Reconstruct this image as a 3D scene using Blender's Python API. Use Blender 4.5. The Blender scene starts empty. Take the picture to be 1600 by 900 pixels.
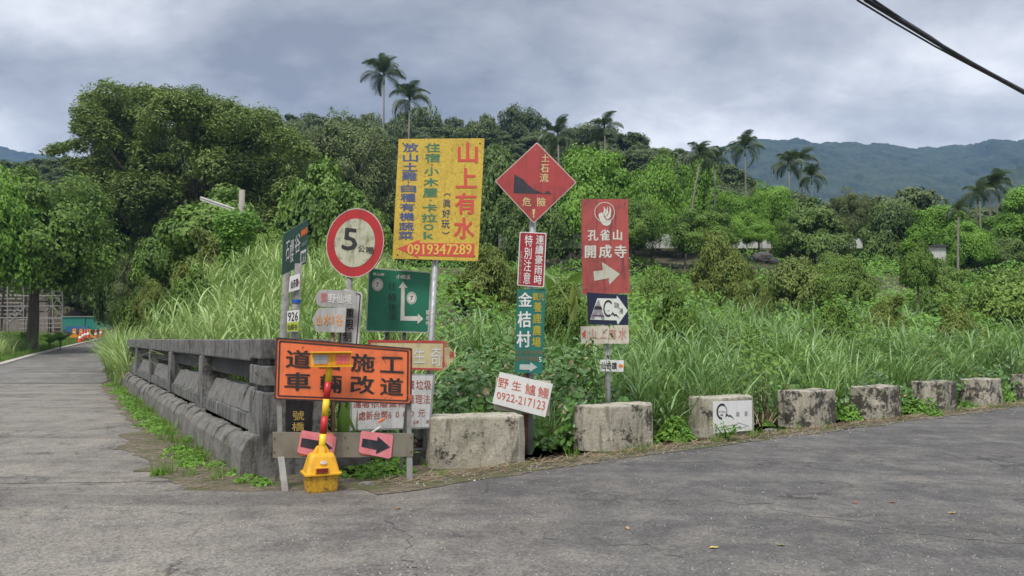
import bpy, bmesh, math, random
import numpy as np
from mathutils import Vector, Matrix, noise as mnoise

# ------------------------------------------------------------------ camera, world, sun, exposure
SC = bpy.context.scene
COL = SC.collection
F, CAMZ = 1200.0, 1.45
PITCH = math.atan((530 - 450) / F)
cd = bpy.data.cameras.new("camera"); cam = bpy.data.objects.new("camera", cd); COL.objects.link(cam)
cam.location = (0, 0, CAMZ); cam.rotation_euler = (math.pi / 2 + PITCH, 0, 0)
cd.sensor_width = 36; cd.lens = F / 1600 * 36; cd.clip_start = 0.1; cd.clip_end = 6000
SC.camera = cam
SC.view_settings.view_transform = 'Standard'; SC.view_settings.look = 'None'
SC.view_settings.exposure = 0.9; SC.view_settings.gamma = 1
SC.cycles.max_bounces = 6; SC.cycles.diffuse_bounces = 3; SC.cycles.transparent_max_bounces = 12
SC.cycles.volume_bounces = 1; SC.cycles.transmission_bounces = 4
SUN_EL, SUN_AZ = math.radians(58), math.radians(200)   # high, behind the camera and to its left

def N(nt, t, **kw):
    n = nt.nodes.new(t)
    for k, v in kw.items():
        if k in n.inputs.keys(): n.inputs[k].default_value = v
        else: setattr(n, k, v)
    return n
def LK(nt, a, b): nt.links.new(a, b)

W = bpy.data.worlds.new("World"); SC.world = W; W.use_nodes = True
nt = W.node_tree; nt.nodes.clear()
tc = N(nt, 'ShaderNodeTexCoord')
sep = N(nt, 'ShaderNodeSeparateXYZ'); LK(nt, tc.outputs['Generated'], sep.inputs[0])
zc = N(nt, 'ShaderNodeMath', operation='MAXIMUM'); LK(nt, sep.outputs[2], zc.inputs[0]); zc.inputs[1].default_value = 0
za = N(nt, 'ShaderNodeMath', operation='ADD'); LK(nt, zc.outputs[0], za.inputs[0]); za.inputs[1].default_value = 0.40
dx = N(nt, 'ShaderNodeMath', operation='DIVIDE'); LK(nt, sep.outputs[0], dx.inputs[0]); LK(nt, za.outputs[0], dx.inputs[1])
dy = N(nt, 'ShaderNodeMath', operation='DIVIDE'); LK(nt, sep.outputs[1], dy.inputs[0]); LK(nt, za.outputs[0], dy.inputs[1])
cmb = N(nt, 'ShaderNodeCombineXYZ'); LK(nt, dx.outputs[0], cmb.inputs[0]); LK(nt, dy.outputs[0], cmb.inputs[1])
mp = N(nt, 'ShaderNodeMapping'); LK(nt, cmb.outputs[0], mp.inputs[0]); mp.inputs['Location'].default_value = (5.066, -7.959, 4.565)
mp.inputs['Scale'].default_value = (0.8, 1.0, 1)
n0 = N(nt, 'ShaderNodeTexNoise', Scale=1.5, Detail=9.0, Roughness=0.55, Distortion=0.1); LK(nt, mp.outputs[0], n0.inputs['Vector'])
n0b = N(nt, 'ShaderNodeTexNoise', Scale=5.5, Detail=7.0, Roughness=0.6, Distortion=0.5); LK(nt, mp.outputs[0], n0b.inputs['Vector'])
n1 = N(nt, 'ShaderNodeMix'); n1.data_type = 'FLOAT'; n1.inputs[0].default_value = 0.14; LK(nt, n0.outputs[0], n1.inputs[2]); LK(nt, n0b.outputs[0], n1.inputs[3])
cr = N(nt, 'ShaderNodeValToRGB'); LK(nt, n1.outputs[0], cr.inputs[0])
e = cr.color_ramp.elements
e[0].position = 0.40; e[0].color = (0.170, 0.184, 0.210, 1)
e[1].position = 0.59; e[1].color = (0.56, 0.57, 0.59, 1)
m_ = e.new(0.51); m_.color = (0.345, 0.360, 0.385, 1)
# overcast sky is brighter overhead (outside the frame) than near the horizon
mr = N(nt, 'ShaderNodeMapRange'); LK(nt, zc.outputs[0], mr.inputs[0])
mr.inputs[1].default_value = 0.42; mr.inputs[2].default_value = 1.0; mr.inputs[3].default_value = 1.0; mr.inputs[4].default_value = 2.8
bg = N(nt, 'ShaderNodeBackground'); LK(nt, cr.outputs[0], bg.inputs[0]); LK(nt, mr.outputs[0], bg.inputs[1])
sky = N(nt, 'ShaderNodeTexSky'); sky.sky_type = 'NISHITA'; sky.sun_disc = False
sky.sun_elevation = SUN_EL; sky.sun_rotation = SUN_AZ
bg2 = N(nt, 'ShaderNodeBackground'); LK(nt, sky.outputs[0], bg2.inputs[0]); bg2.inputs[1].default_value = 0.05
mxw = N(nt, 'ShaderNodeMixShader'); mxw.inputs[0].default_value = 0.9
LK(nt, bg2.outputs[0], mxw.inputs[1]); LK(nt, bg.outputs[0], mxw.inputs[2])
wo = N(nt, 'ShaderNodeOutputWorld'); LK(nt, mxw.outputs[0], wo.inputs[0])

sd = bpy.data.lights.new("sun", 'SUN'); sd.energy = 1.5; sd.angle = math.radians(12); sd.color = (1.0, 0.955, 0.87)
sun = bpy.data.objects.new("sun", sd); COL.objects.link(sun)
sdir = Vector((math.sin(SUN_AZ) * math.cos(SUN_EL), math.cos(SUN_AZ) * math.cos(SUN_EL), math.sin(SUN_EL)))
sun.rotation_euler = sdir.to_track_quat('Z', 'Y').to_euler(); sun.location = (0, -10, 30)

# ------------------------------------------------------------------ camera geometry helpers (turn a pixel of the 1600x900 photo into a place)
CP, SP = math.cos(PITCH), math.sin(PITCH)
def ray(px, py):
    a, b = (px - 800) / F, (450 - py) / F
    return Vector((a, CP - b * SP, SP + b * CP))
def at(px, py, Y):
    r = ray(px, py); return Vector((0, 0, CAMZ)) + r * (Y / r.y)
def G(px, py, z=0.0):
    r = ray(px, py); return Vector((0, 0, CAMZ)) + r * ((z - CAMZ) / r.z)

rng = np.random.default_rng(7)
R_ = random.Random(5)

# ------------------------------------------------------------------ materials
def newmat(name):
    m = bpy.data.materials.new(name); m.use_nodes = True; nt = m.node_tree
    b = nt.nodes['Principled BSDF']; return m, nt, b
def rgb(c): return (c[0], c[1], c[2], 1)
def coords(nt, scale=(1, 1, 1), kind='Object'):
    t = N(nt, 'ShaderNodeTexCoord'); mpn = N(nt, 'ShaderNodeMapping'); LK(nt, t.outputs[kind], mpn.inputs[0])
    mpn.inputs['Scale'].default_value = scale; return mpn.outputs[0]
def noise_(nt, vec, scale, detail=5, rough=0.6, dist=0.0):
    n = N(nt, 'ShaderNodeTexNoise', Scale=scale, Detail=detail, Roughness=rough, Distortion=dist); LK(nt, vec, n.inputs['Vector']); return n.outputs[0]
def ramp(nt, fac, p0, p1, v0=0.0, v1=1.0):
    n = N(nt, 'ShaderNodeMapRange'); n.interpolation_type = 'SMOOTHSTEP'; LK(nt, fac, n.inputs[0])
    n.inputs[1].default_value = p0; n.inputs[2].default_value = p1; n.inputs[3].default_value = v0; n.inputs[4].default_value = v1
    return n.outputs[0]
def mixc(nt, fac, a, b, blend='MIX'):
    n = N(nt, 'ShaderNodeMix'); n.data_type = 'RGBA'; n.blend_type = blend
    if isinstance(fac, (int, float)): n.inputs[0].default_value = fac
    else: LK(nt, fac, n.inputs[0])
    for k, v in ((6, a), (7, b)):
        if isinstance(v, tuple): n.inputs[k].default_value = rgb(v)
        else: LK(nt, v, n.inputs[k])
    return n.outputs[2]
def mul(nt, a, b, op='MULTIPLY'):
    n = N(nt, 'ShaderNodeMath', operation=op)
    for k, v in ((0, a), (1, b)):
        if isinstance(v, (int, float)): n.inputs[k].default_value = v
        else: LK(nt, v, n.inputs[k])
    return n.outputs[0]
def bump(nt, b, h, strength=0.3, dist=0.01):
    n = N(nt, 'ShaderNodeBump'); n.inputs['Strength'].default_value = strength; n.inputs['Distance'].default_value = dist
    LK(nt, h, n.inputs['Height']); LK(nt, n.outputs[0], b.inputs['Normal']); return n

def paint(name, col, dirt=(0.06, 0.05, 0.035), amount=0.35, rough=0.55, scale=5.0, streak=0.3, crack=0.0, metallic=0.0, chips=None, specks=0.0):
    """painted or bare sheet metal: soot film, run marks, optional crazing and chips"""
    m, nt, b = newmat(name)
    v = coords(nt); c = col
    n = noise_(nt, v, scale, 6, 0.65, 0.4)
    c = mixc(nt, mul(nt, ramp(nt, n, 0.42, 0.75), amount), c, dirt)
    if streak:
        vs = coords(nt, (14, 14, 0.9)); s = noise_(nt, vs, 1.6, 4, 0.6)
        c = mixc(nt, mul(nt, ramp(nt, s, 0.5, 0.75), streak), c, dirt)
    if crack:
        vd = N(nt, 'ShaderNodeTexVoronoi', Scale=22.0); vd.feature = 'DISTANCE_TO_EDGE'
        nn = N(nt, 'ShaderNodeTexNoise', Scale=9.0); LK(nt, v, nn.inputs['Vector'])
        ad = N(nt, 'ShaderNodeMix'); ad.data_type = 'RGBA'; ad.inputs[0].default_value = 0.09; LK(nt, v, ad.inputs[6]); LK(nt, nn.outputs[1], ad.inputs[7])
        LK(nt, ad.outputs[2], vd.inputs['Vector'])
        c = mixc(nt, mul(nt, ramp(nt, vd.outputs[0], 0.0, 0.06, 1, 0), crack), c, dirt)
    if chips:
        cn = noise_(nt, v, 11, 8, 0.75, 1.2)
        big = noise_(nt, v, 2.2, 3, 0.5)
        c = mixc(nt, ramp(nt, mul(nt, cn, mul(nt, big, 0.5, 'ADD')), 0.64, 0.67), c, chips)
    if specks:
        sn = noise_(nt, v, 60, 3, 0.7)
        c = mixc(nt, mul(nt, ramp(nt, sn, 0.6, 0.68), specks), c, dirt)
    LK(nt, c, b.inputs['Base Color'])
    rr = ramp(nt, n, 0.3, 0.7, rough - 0.1, min(1, rough + 0.15)); LK(nt, rr, b.inputs['Roughness'])
    b.inputs['Metallic'].default_value = metallic
    bump(nt, b, n, 0.15, 0.004)
    return m

def concrete(name, col=(0.33, 0.31, 0.27), mold=(0.035, 0.032, 0.03), m0=0.5, m1=0.62, streak=0.5, scale=3.0, bumpd=0.012, moss=0.0, wet=(0.6, 0.58, 0.52)):
    m, nt, b = newmat(name)
    v = coords(nt)
    oi = N(nt, 'ShaderNodeObjectInfo')
    va = N(nt, 'ShaderNodeVectorMath', operation='ADD'); LK(nt, v, va.inputs[0])
    cx = N(nt, 'ShaderNodeCombineXYZ'); k = mul(nt, oi.outputs['Random'], 37.0); LK(nt, k, cx.inputs[0]); LK(nt, k, cx.inputs[2]); LK(nt, cx.outputs[0], va.inputs[1])
    v = va.outputs[0]
    n = mul(nt, mul(nt, noise_(nt, v, scale, 9, 0.7, 0.15), 0.6), mul(nt, noise_(nt, v, scale * 5, 6, 0.75), 0.4), 'ADD')
    fine = noise_(nt, v, 38, 4, 0.7)
    c = mixc(nt, ramp(nt, fine, 0.3, 0.7), col, tuple(x * 0.68 for x in col))
    sm = N(nt, 'ShaderNodeMapping'); LK(nt, v, sm.inputs[0]); sm.inputs['Scale'].default_value = (6, 6, 1.0)
    s = noise_(nt, sm.outputs[0], 1.3, 8, 0.72, 0.4)
    c = mixc(nt, mul(nt, ramp(nt, s, 0.55, 0.72), 0.55 * streak), c, wet)
    c = mixc(nt, mul(nt, ramp(nt, s, 0.5, 0.36), streak), c, mold)
    c = mixc(nt, mul(nt, ramp(nt, n, m0, m1), 0.9), c, mold)
    if moss:
        n3 = noise_(nt, v, 2.0, 6, 0.7)
        c = mixc(nt, mul(nt, ramp(nt, n3, 0.5, 0.65), moss), c, (0.07, 0.085, 0.03))
    LK(nt, c, b.inputs['Base Color']); b.inputs['Roughness'].default_value = 0.9
    h = mul(nt, mul(nt, n, 1.0), mul(nt, fine, 0.35), 'ADD')
    bump(nt, b, h, 0.7, bumpd)
    return m

def leafmat(name, dark, light, trans=0.25, rough=0.55, big=0.35, spec=0.35, dry=None):
    """leaf colour varies from leaf to leaf and in broad natural drifts"""
    m, nt, b = newmat(name)
    if trans: light = (light[0] * 1.18, light[1] * 1.14, light[2]); dark = (dark[0] * 1.18, dark[1] * 1.12, dark[2])
    a = N(nt, 'ShaderNodeAttribute'); a.attribute_name = 'rnd'
    g = N(nt, 'ShaderNodeNewGeometry')
    n = N(nt, 'ShaderNodeTexNoise', Scale=big, Detail=3.0); LK(nt, g.outputs['Position'], n.inputs['Vector'])
    f = mul(nt, mul(nt, a.outputs['Fac'], 0.6), mul(nt, ramp(nt, n.outputs[0], 0.35, 0.65), 0.4), 'ADD')
    c = mixc(nt, f, dark, light)
    if dry:
        c = mixc(nt, ramp(nt, a.outputs['Fac'], 0.93, 0.96), c, dry)
    LK(nt, c, b.inputs['Base Color']); b.inputs['Roughness'].default_value = rough
    b.inputs['Specular IOR Level'].default_value = spec
    if trans:
        t = N(nt, 'ShaderNodeBsdfTranslucent'); LK(nt, mixc(nt, 0.35, c, (0.25, 0.4, 0.05)), t.inputs[0])
        mx = N(nt, 'ShaderNodeMixShader'); mx.inputs[0].default_value = trans
        LK(nt, b.outputs[0], mx.inputs[1]); LK(nt, t.outputs[0], mx.inputs[2])
        LK(nt, mx.outputs[0], nt.nodes['Material Output'].inputs[0])
    return m

MT = {}
MT['bark'] = concrete('bark', (0.16, 0.13, 0.10), (0.04, 0.035, 0.03), 0.5, 0.7, 0.4, 4, 0.03)
MT['bark_pale'] = concrete('bark_pale', (0.34, 0.31, 0.27), (0.09, 0.085, 0.07), 0.55, 0.75, 0.3, 4, 0.02)
MT['palm_bark'] = concrete('palm_bark', (0.25, 0.235, 0.20), (0.12, 0.11, 0.09), 0.5, 0.75, 0.2, 3, 0.02)
MT['leaf_dark'] = leafmat('leaf_dark', (0.035, 0.068, 0.018), (0.125, 0.205, 0.045), 0.18, big=0.25)
MT['leaf_olive'] = leafmat('leaf_olive', (0.05, 0.075, 0.026), (0.17, 0.22, 0.08), 0.18, big=0.3)
MT['leaf_mid'] = leafmat('leaf_mid', (0.045, 0.095, 0.015), (0.165, 0.285, 0.045), 0.22, big=0.3)
MT['leaf_bright'] = leafmat('leaf_bright', (0.07, 0.16, 0.015), (0.20, 0.38, 0.05), 0.28, big=0.3)
MT['leaf_hill'] = leafmat('leaf_hill', (0.032, 0.056, 0.018), (0.12, 0.165, 0.05), 0.15, big=0.06)
MT['leaf_yellow'] = leafmat('leaf_yellow', (0.08, 0.12, 0.02), (0.20, 0.25, 0.06), 0.25, big=0.5)
MT['leaf_brown'] = leafmat('leaf_brown', (0.07, 0.11, 0.025), (0.21, 0.28, 0.075), 0.2, big=0.5)
MT['leaf_glossy'] = leafmat('leaf_glossy', (0.030, 0.085, 0.016), (0.11, 0.24, 0.05), 0.2, 0.38, big=0.8, spec=0.5, dry=(0.25, 0.2, 0.08))
MT['leaf_weed'] = leafmat('leaf_weed', (0.06, 0.15, 0.02), (0.18, 0.36, 0.05), 0.3, 0.5, big=1.5)
MT['grass'] = leafmat('grass', (0.09, 0.19, 0.035), (0.40, 0.52, 0.22), 0.25, 0.45, big=0.35, spec=0.5, dry=(0.36, 0.32, 0.17))
MT['leaf_shrub'] = leafmat('leaf_shrub', (0.07, 0.13, 0.025), (0.22, 0.34, 0.07), 0.25, big=0.5)
MT['grass_green'] = leafmat('grass_green', (0.05, 0.13, 0.025), (0.27, 0.43, 0.16), 0.25, 0.42, big=0.45, spec=0.6, dry=(0.33, 0.28, 0.14))
MT['grass_short'] = leafmat('grass_short', (0.06, 0.14, 0.02), (0.17, 0.31, 0.05), 0.25, 0.55, big=0.5, dry=(0.3, 0.27, 0.14))
MT['straw'] = leafmat('straw', (0.16, 0.11, 0.06), (0.42, 0.34, 0.22), 0.0, 0.8, big=1.2)
MT['palm_leaf'] = leafmat('palm_leaf', (0.022, 0.042, 0.020), (0.085, 0.13, 0.055), 0.15, 0.4, big=0.4, spec=0.5)
MT['banana'] = leafmat('banana', (0.07, 0.15, 0.03), (0.13, 0.25, 0.06), 0.3, 0.4, big=1.5, spec=0.5)

# ------------------------------------------------------------------ mesh helpers
def tag(o, label=None, cat=None, group=None, kind=None):
    if label: o['label'] = label
    if cat: o['category'] = cat
    if group: o['group'] = group
    if kind: o['kind'] = kind
    return o
def empty(name, loc=(0, 0, 0), rz=0.0):
    o = bpy.data.objects.new(name, None); COL.objects.link(o); o.location = loc; o.rotation_euler = (0, 0, rz)
    o.empty_display_size = 0.2; return o
def link(name, me, parent=None):
    o = bpy.data.objects.new(name, me); COL.objects.link(o)
    if parent is not None: o.parent = parent
    return o

def npmesh(name, V, faces_n, idx, mat, rnd=None, smooth=False):
    """V (n,3); faces all with faces_n corners, idx flat"""
    me = bpy.data.meshes.new(name)
    nv = len(V); nf = len(idx) // faces_n
    me.vertices.add(nv); me.vertices.foreach_set('co', np.asarray(V, np.float32).ravel())
    me.loops.add(len(idx)); me.loops.foreach_set('vertex_index', np.asarray(idx, np.int32))
    me.polygons.add(nf); me.polygons.foreach_set('loop_start', np.arange(nf, dtype=np.int32) * faces_n)
    try: me.polygons.foreach_set('loop_total', np.full(nf, faces_n, np.int32))
    except Exception: pass
    if rnd is not None:
        a = me.attributes.new('rnd', 'FLOAT', 'POINT'); a.data.foreach_set('value', np.asarray(rnd, np.float32))
    if smooth: me.polygons.foreach_set('use_smooth', np.ones(nf, bool))
    me.materials.append(mat); me.update(calc_edges=True)
    return me

class MB:
    def __init__(s): s.v = []; s.f = []
    def add(s, vs, fs):
        o = len(s.v); s.v += [tuple(x) for x in vs]; s.f += [tuple(o + i for i in f) for f in fs]; return s
    def box(s, c, d, rz=0.0, M=None, taper=1.0):
        x, y, z = d[0] / 2, d[1] / 2, d[2] / 2
        P = [Vector((sx * x * (taper if sz > 0 else 1), sy * y * (taper if sz > 0 else 1), sz * z)) for sz in (-1, 1) for sx, sy in ((-1, -1), (1, -1), (1, 1), (-1, 1))]
        if rz:
            Rm = Matrix.Rotation(rz, 3, 'Z'); P = [Rm @ p for p in P]
        P = [p + Vector(c) for p in P]
        if M: P = [M @ p for p in P]
        return s.add(P, [(3, 2, 1, 0), (4, 5, 6, 7), (0, 1, 5, 4), (1, 2, 6, 5), (2, 3, 7, 6), (3, 0, 4, 7)])
    def prism(s, poly, y0, y1):
        """poly of (x,z) -> extruded along y (y1 nearer the viewer = smaller)"""
        a = sum(poly[i][0] * poly[(i + 1) % len(poly)][1] - poly[(i + 1) % len(poly)][0] * poly[i][1] for i in range(len(poly)))
        if a < 0: poly = poly[::-1]
        n = len(poly)
        vs = [(p[0], y1, p[1]) for p in poly] + [(p[0], y0, p[1]) for p in poly]
        fs = [tuple(range(n)), tuple(range(2 * n - 1, n - 1, -1))] + [(i + n, (i + 1) % n + n, (i + 1) % n, i) for i in range(n)]
        return s.add(vs, fs)
    def prismz(s, poly, z0, z1, tp=1.0):
        a = sum(poly[i][0] * poly[(i + 1) % len(poly)][1] - poly[(i + 1) % len(poly)][0] * poly[i][1] for i in range(len(poly)))
        if a < 0: poly = poly[::-1]
        n = len(poly)
        vs = [(p[0], p[1], z0) for p in poly] + [(p[0] * tp, p[1] * tp, z1) for p in poly]
        fs = [tuple(range(n - 1, -1, -1)), tuple(range(n, 2 * n))] + [(i, (i + 1) % n, (i + 1) % n + n, i + n) for i in range(n)]
        return s.add(vs, fs)
    def tube(s, pts, rad, n=8, cap=True):
        pts = [Vector(p) for p in pts]
        if not hasattr(rad, '__len__'): rad = [rad] * len(pts)
        up = Vector((0, 0, 1)); vs = []; fs = []; prev = None
        for i, p in enumerate(pts):
            d = (pts[min(i + 1, len(pts) - 1)] - pts[max(i - 1, 0)]).normalized()
            if prev is None:
                a = d.cross(up if abs(d.z) < 0.9 else Vector((1, 0, 0))).normalized()
            else:
                a = (prev - d * prev.dot(d)).normalized()
            prev = a; b = d.cross(a)
            for k in range(n):
                t = 2 * math.pi * k / n; vs.append(p + (a * math.cos(t) + b * math.sin(t)) * rad[i])
        for i in range(len(pts) - 1):
            for k in range(n):
                k2 = (k + 1) % n; fs.append((i * n + k, (i + 1) * n + k, (i + 1) * n + k2, i * n + k2))
        if cap: fs.append(tuple(range(n))); fs.append(tuple(reversed(range((len(pts) - 1) * n, len(pts) * n))))
        return s.add(vs, fs)
    def mesh(s, name, mat, smooth=False, bevel=0.0, rough=0.0, sub=0, rscale=3.0, seed=0):
        me = bpy.data.meshes.new(name); me.from_pydata(s.v, [], s.f)
        if bevel or sub or rough:
            bm = bmesh.new(); bm.from_mesh(me)
            if bevel:
                ed = [e for e in bm.edges if len(e.link_faces) == 2 and e.calc_face_angle(0) > 0.4]
                bmesh.ops.bevel(bm, geom=ed, offset=bevel, segments=2, profile=0.6, affect='EDGES', clamp_overlap=True)
            if sub: 
                bmesh.ops.triangulate(bm, faces=[f for f in bm.faces if len(f.verts) > 4])
                bmesh.ops.subdivide_edges(bm, edges=bm.edges[:], cuts=sub, use_grid_fill=True)
            if rough:
                bm.normal_update()
                mv = [(v, v.normal.copy(), mnoise.noise(v.co * rscale + Vector((seed * 7.3, seed * 3.1, 0))) + 0.5 * mnoise.noise(v.co * rscale * 3 + Vector((seed, 0, 5)))) for v in bm.verts]
                for v, n_, k in mv: v.co += n_ * (k * rough)
            bm.to_mesh(me); bm.free()
        me.materials.append(mat)
        if smooth: me.polygons.foreach_set('use_smooth', np.ones(len(me.polygons), bool))
        me.update(); return me
    def build(s, name, mat, parent=None, **kw):
        return link(name, s.mesh(name, mat, **kw), parent)

# ---- text: glyph outlines turned into flat meshes
_gc = {}
def glyph(ch, bold=0.0):
    k = (ch, bold)
    if k in _gc: return _gc[k]
    cu = bpy.data.curves.new('t', 'FONT'); cu.body = ch; cu.resolution_u = 2; cu.offset = bold
    o = bpy.data.objects.new('t', cu); COL.objects.link(o)
    dg = bpy.context.evaluated_depsgraph_get(); dg.update()
    m = bpy.data.meshes.new_from_object(o.evaluated_get(dg))
    V = [(v.co.x, v.co.y) for v in m.vertices]; Fc = [tuple(p.vertices) for p in m.polygons]
    bpy.data.objects.remove(o); bpy.data.curves.remove(cu); bpy.data.meshes.remove(m)
    _gc[k] = (V, Fc); return _gc[k]

class Sign:
    """a flat board standing at a real place: pixels of the photo are projected on its plane"""
    def __init__(s, name, px, py, Y, yaw, label, cat, group=None):
        s.o = at(px, py, Y); s.yaw = math.radians(yaw); s.name = name
        s.r = Vector((math.cos(s.yaw), math.sin(s.yaw), 0)); s.n = Vector((math.sin(s.yaw), -math.cos(s.yaw), 0))
        s.label, s.cat, s.group = label, cat, group; s.root = None; s.T = lambda x, y: (x, y)
    def zoom(s, x0, y0, k): s.T = lambda x, y: (x0 + x * k, y0 + y * k)
    def loc(s, x, y):
        px, py = s.T(x, y); d = ray(px, py); o = Vector((0, 0, CAMZ))
        p = o + d * ((s.o - o).dot(s.n) / d.dot(s.n)) - s.o
        return (p.dot(s.r), p.z)
    def pts(s, poly): return [s.loc(*p) for p in poly]
    def board(s, poly, mat, th=0.012, bevel=0.0, local=False):
        P = poly if local else s.pts(poly)
        o = MB().prism(P, th, 0.0).build(s.name, mat, bevel=bevel)
        o.location = s.o; o.rotation_euler = (0, 0, s.yaw); tag(o, s.label, s.cat, s.group); s.root = o; return o
    def layer(s, name, poly, mat, off, th=0.0015, local=False):
        P = poly if local else s.pts(poly)
        return MB().prism(P, -off + th, -off).build(name, mat, s.root)
    def ring(s, name, outer, inner, mat, off, local=False):
        A = outer if local else s.pts(outer); B = inner if local else s.pts(inner); n = len(A)
        vs = [(p[0], -off, p[1]) for p in A] + [(p[0], -off, p[1]) for p in B] + [(p[0], -off + .003, p[1]) for p in A] + [(p[0], -off + .003, p[1]) for p in B]
        fs = []
        for i in range(n):
            j = (i + 1) % n; fs += [(i, j, j + n, i + n), (i, i + 2 * n, j + 2 * n, j), (i + n, j + n, j + 3 * n, i + 3 * n)]
        me = MB().add(vs, fs); o = me.build(name, mat, s.root)
        bm = bmesh.new(); bm.from_mesh(o.data); bmesh.ops.recalc_face_normals(bm, faces=bm.faces); bm.to_mesh(o.data); bm.free(); return o
    def letters(s, items, mat, off=0.004, name='lettering', bold=0.015, fit=False):
        """items: (string, x0, y0, x1, y1[, vertical]) boxes in zoom coordinates; each character in its own cell, or whole string fitted"""
        V = []; Fs = []; bw = max(0.0, bold) * 1.0; bold = 0.0
        sh = [(0, 0)] if bw <= 0 else [(0, 0), (bw, 0), (-bw, 0), (0, bw * .6), (0, -bw * .6)]
        def put(vs, fs, quad):
          for ks, (sx, sy) in enumerate(sh):
            o = len(V)
            for a, b in vs:
                a += sx; b += sy
                (x0, y0), (x1, y1), (x2, y2), (x3, y3) = quad   # TL TR BR BL
                xt, yt = x0 + (x1 - x0) * a, y0 + (y1 - y0) * a
                xb, yb = x3 + (x2 - x3) * a, y3 + (y2 - y3) * a
                l = s.loc(xb + (xt - xb) * b, yb + (yt - yb) * b); V.append((l[0], -off - ks * .0002, l[1]))
            for f in fs: Fs.append(tuple(o + i for i in f))
        for it in items:
            st, q = it[0], it[1]
            mode = it[2] if len(it) > 2 else 'h'
            if not hasattr(q[0], '__len__'): q = ((q[0], q[1]), (q[2], q[1]), (q[2], q[3]), (q[0], q[3]))
            TL, TR, BR, BL = [Vector(p) for p in q]
            if mode == 'fit':
                vs, fs = glyph(st, bold)
                xs = [p[0] for p in vs]; ys = [p[1] for p in vs]
                w = (max(xs) - min(xs)) or 1; h = (max(ys) - min(ys)) or 1
                put([((p[0] - min(xs)) / w, (p[1] - min(ys)) / h) for p in vs], fs, q); continue
            n = len(st)
            for i, ch in enumerate(st):
                if ch == ' ': continue
                vs, fs = glyph(ch, bold)
                vs = [(p[0], p[1] + 0.12) for p in vs]
                if mode == 'h': qq = (TL.lerp(TR, i / n), TL.lerp(TR, (i + 1) / n), BL.lerp(BR, (i + 1) / n), BL.lerp(BR, i / n))
                else: qq = (TL.lerp(BL, i / n), TR.lerp(BR, i / n), TR.lerp(BR, (i + 1) / n), TL.lerp(BL, (i + 1) / n))
                put(vs, fs, qq)
        me = bpy.data.meshes.new(name); me.from_pydata(V, [], Fs); me.materials.append(mat)
        return link(name, me, s.root)
    def screws(s, pl, mat, r=0.006):
        for p in pl:
            l = s.loc(*p); MB().tube([(l[0], 0, l[1]), (l[0], -0.006, l[1])], r, 8).build('bolt', mat, s.root)

def rrect(x0, y0, x1, y1, r, n=4):
    P = []
    for cx, cy, a0 in ((x1 - r, y0 + r, -90), (x1 - r, y1 - r, 0), (x0 + r, y1 - r, 90), (x0 + r, y0 + r, 180)):
        for k in range(n + 1):
            a = math.radians(a0 + 90 * k / n); P.append((cx + r * math.cos(a), cy + r * math.sin(a)))
    return P
def warp(P, box, quad):
    x0, y0, x1, y1 = box; out = []
    TL, TR, BR, BL = [Vector(q) for q in quad]
    for x, y in P:
        a, b = (x - x0) / (x1 - x0), (y - y0) / (y1 - y0); out.append(tuple(TL.lerp(TR, a).lerp(BL.lerp(BR, a), b)))
    return out
def rquad(quad, r=0.08, n=4, asp=1.0, inset=0.0):
    """rounded quadrilateral, r and inset as shares of its width"""
    P = rrect(inset, inset * asp, 1 - inset, 1 - inset * asp, 1e-6, n) if r <= 0 else []
    if not P:
        for cx, cy, a0 in ((1 - inset - r, (inset + r) * asp, -90), (1 - inset - r, 1 - (inset + r) * asp, 0), (inset + r, 1 - (inset + r) * asp, 90), (inset + r, (inset + r) * asp, 180)):
            for k in range(n + 1):
                a = math.radians(a0 + 90 * k / n); P.append((cx + r * math.cos(a), cy + r * asp * math.sin(a)))
    return warp(P, (0, 0, 1, 1), quad)
def circ(cx, cy, r, n=32, ry=None):
    return [(cx + r * math.cos(2 * math.pi * k / n), cy + (ry or r) * math.sin(2 * math.pi * k / n)) for k in range(n)]

# ------------------------------------------------------------------ terrain
CB = Vector((-2.62, 8.15)); DB = Vector((-0.504, 0.864)); NB = Vector((0.864, 0.504))     # bridge parapet line
BB = Vector((1.24, 9.94)); DK = Vector((0.803, 0.596)); NK = Vector((-0.596, 0.803))      # concrete block line
LE = [(-60, -30), (-35, -10), (-30, 10), (-25, 22), (-21.6, 30), (-22.3, 33.5), (-26.5, 43), (-29.8, 51), (-35.9, 66), (-42, 80), (-50, 95)]
RE = [(-12.6, 25.3), (-16.5, 33), (-21, 43), (-25, 51), (-31.5, 66), (-37, 80), (-44, 95)]
def sstep(x, a, b): t = np.clip((x - a) / (b - a), 0, 1); return t * t * (3 - 2 * t)
def s12(x, y):
    s1 = (x - CB.x) * NB.x + (y - CB.y) * NB.y; s2 = (x - BB.x) * NK.x + (y - BB.y) * NK.y
    return s1, s2
def vnoise(x, y, f, seed=0.0):
    return (np.sin(x * f * 1.3 + seed) * np.cos(y * f * 1.1 - seed * 1.7) + np.sin((x + y) * f * 0.73 + 2 + seed) * np.cos((x - y) * f * 0.91 + seed * .5)) * 0.5
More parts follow.
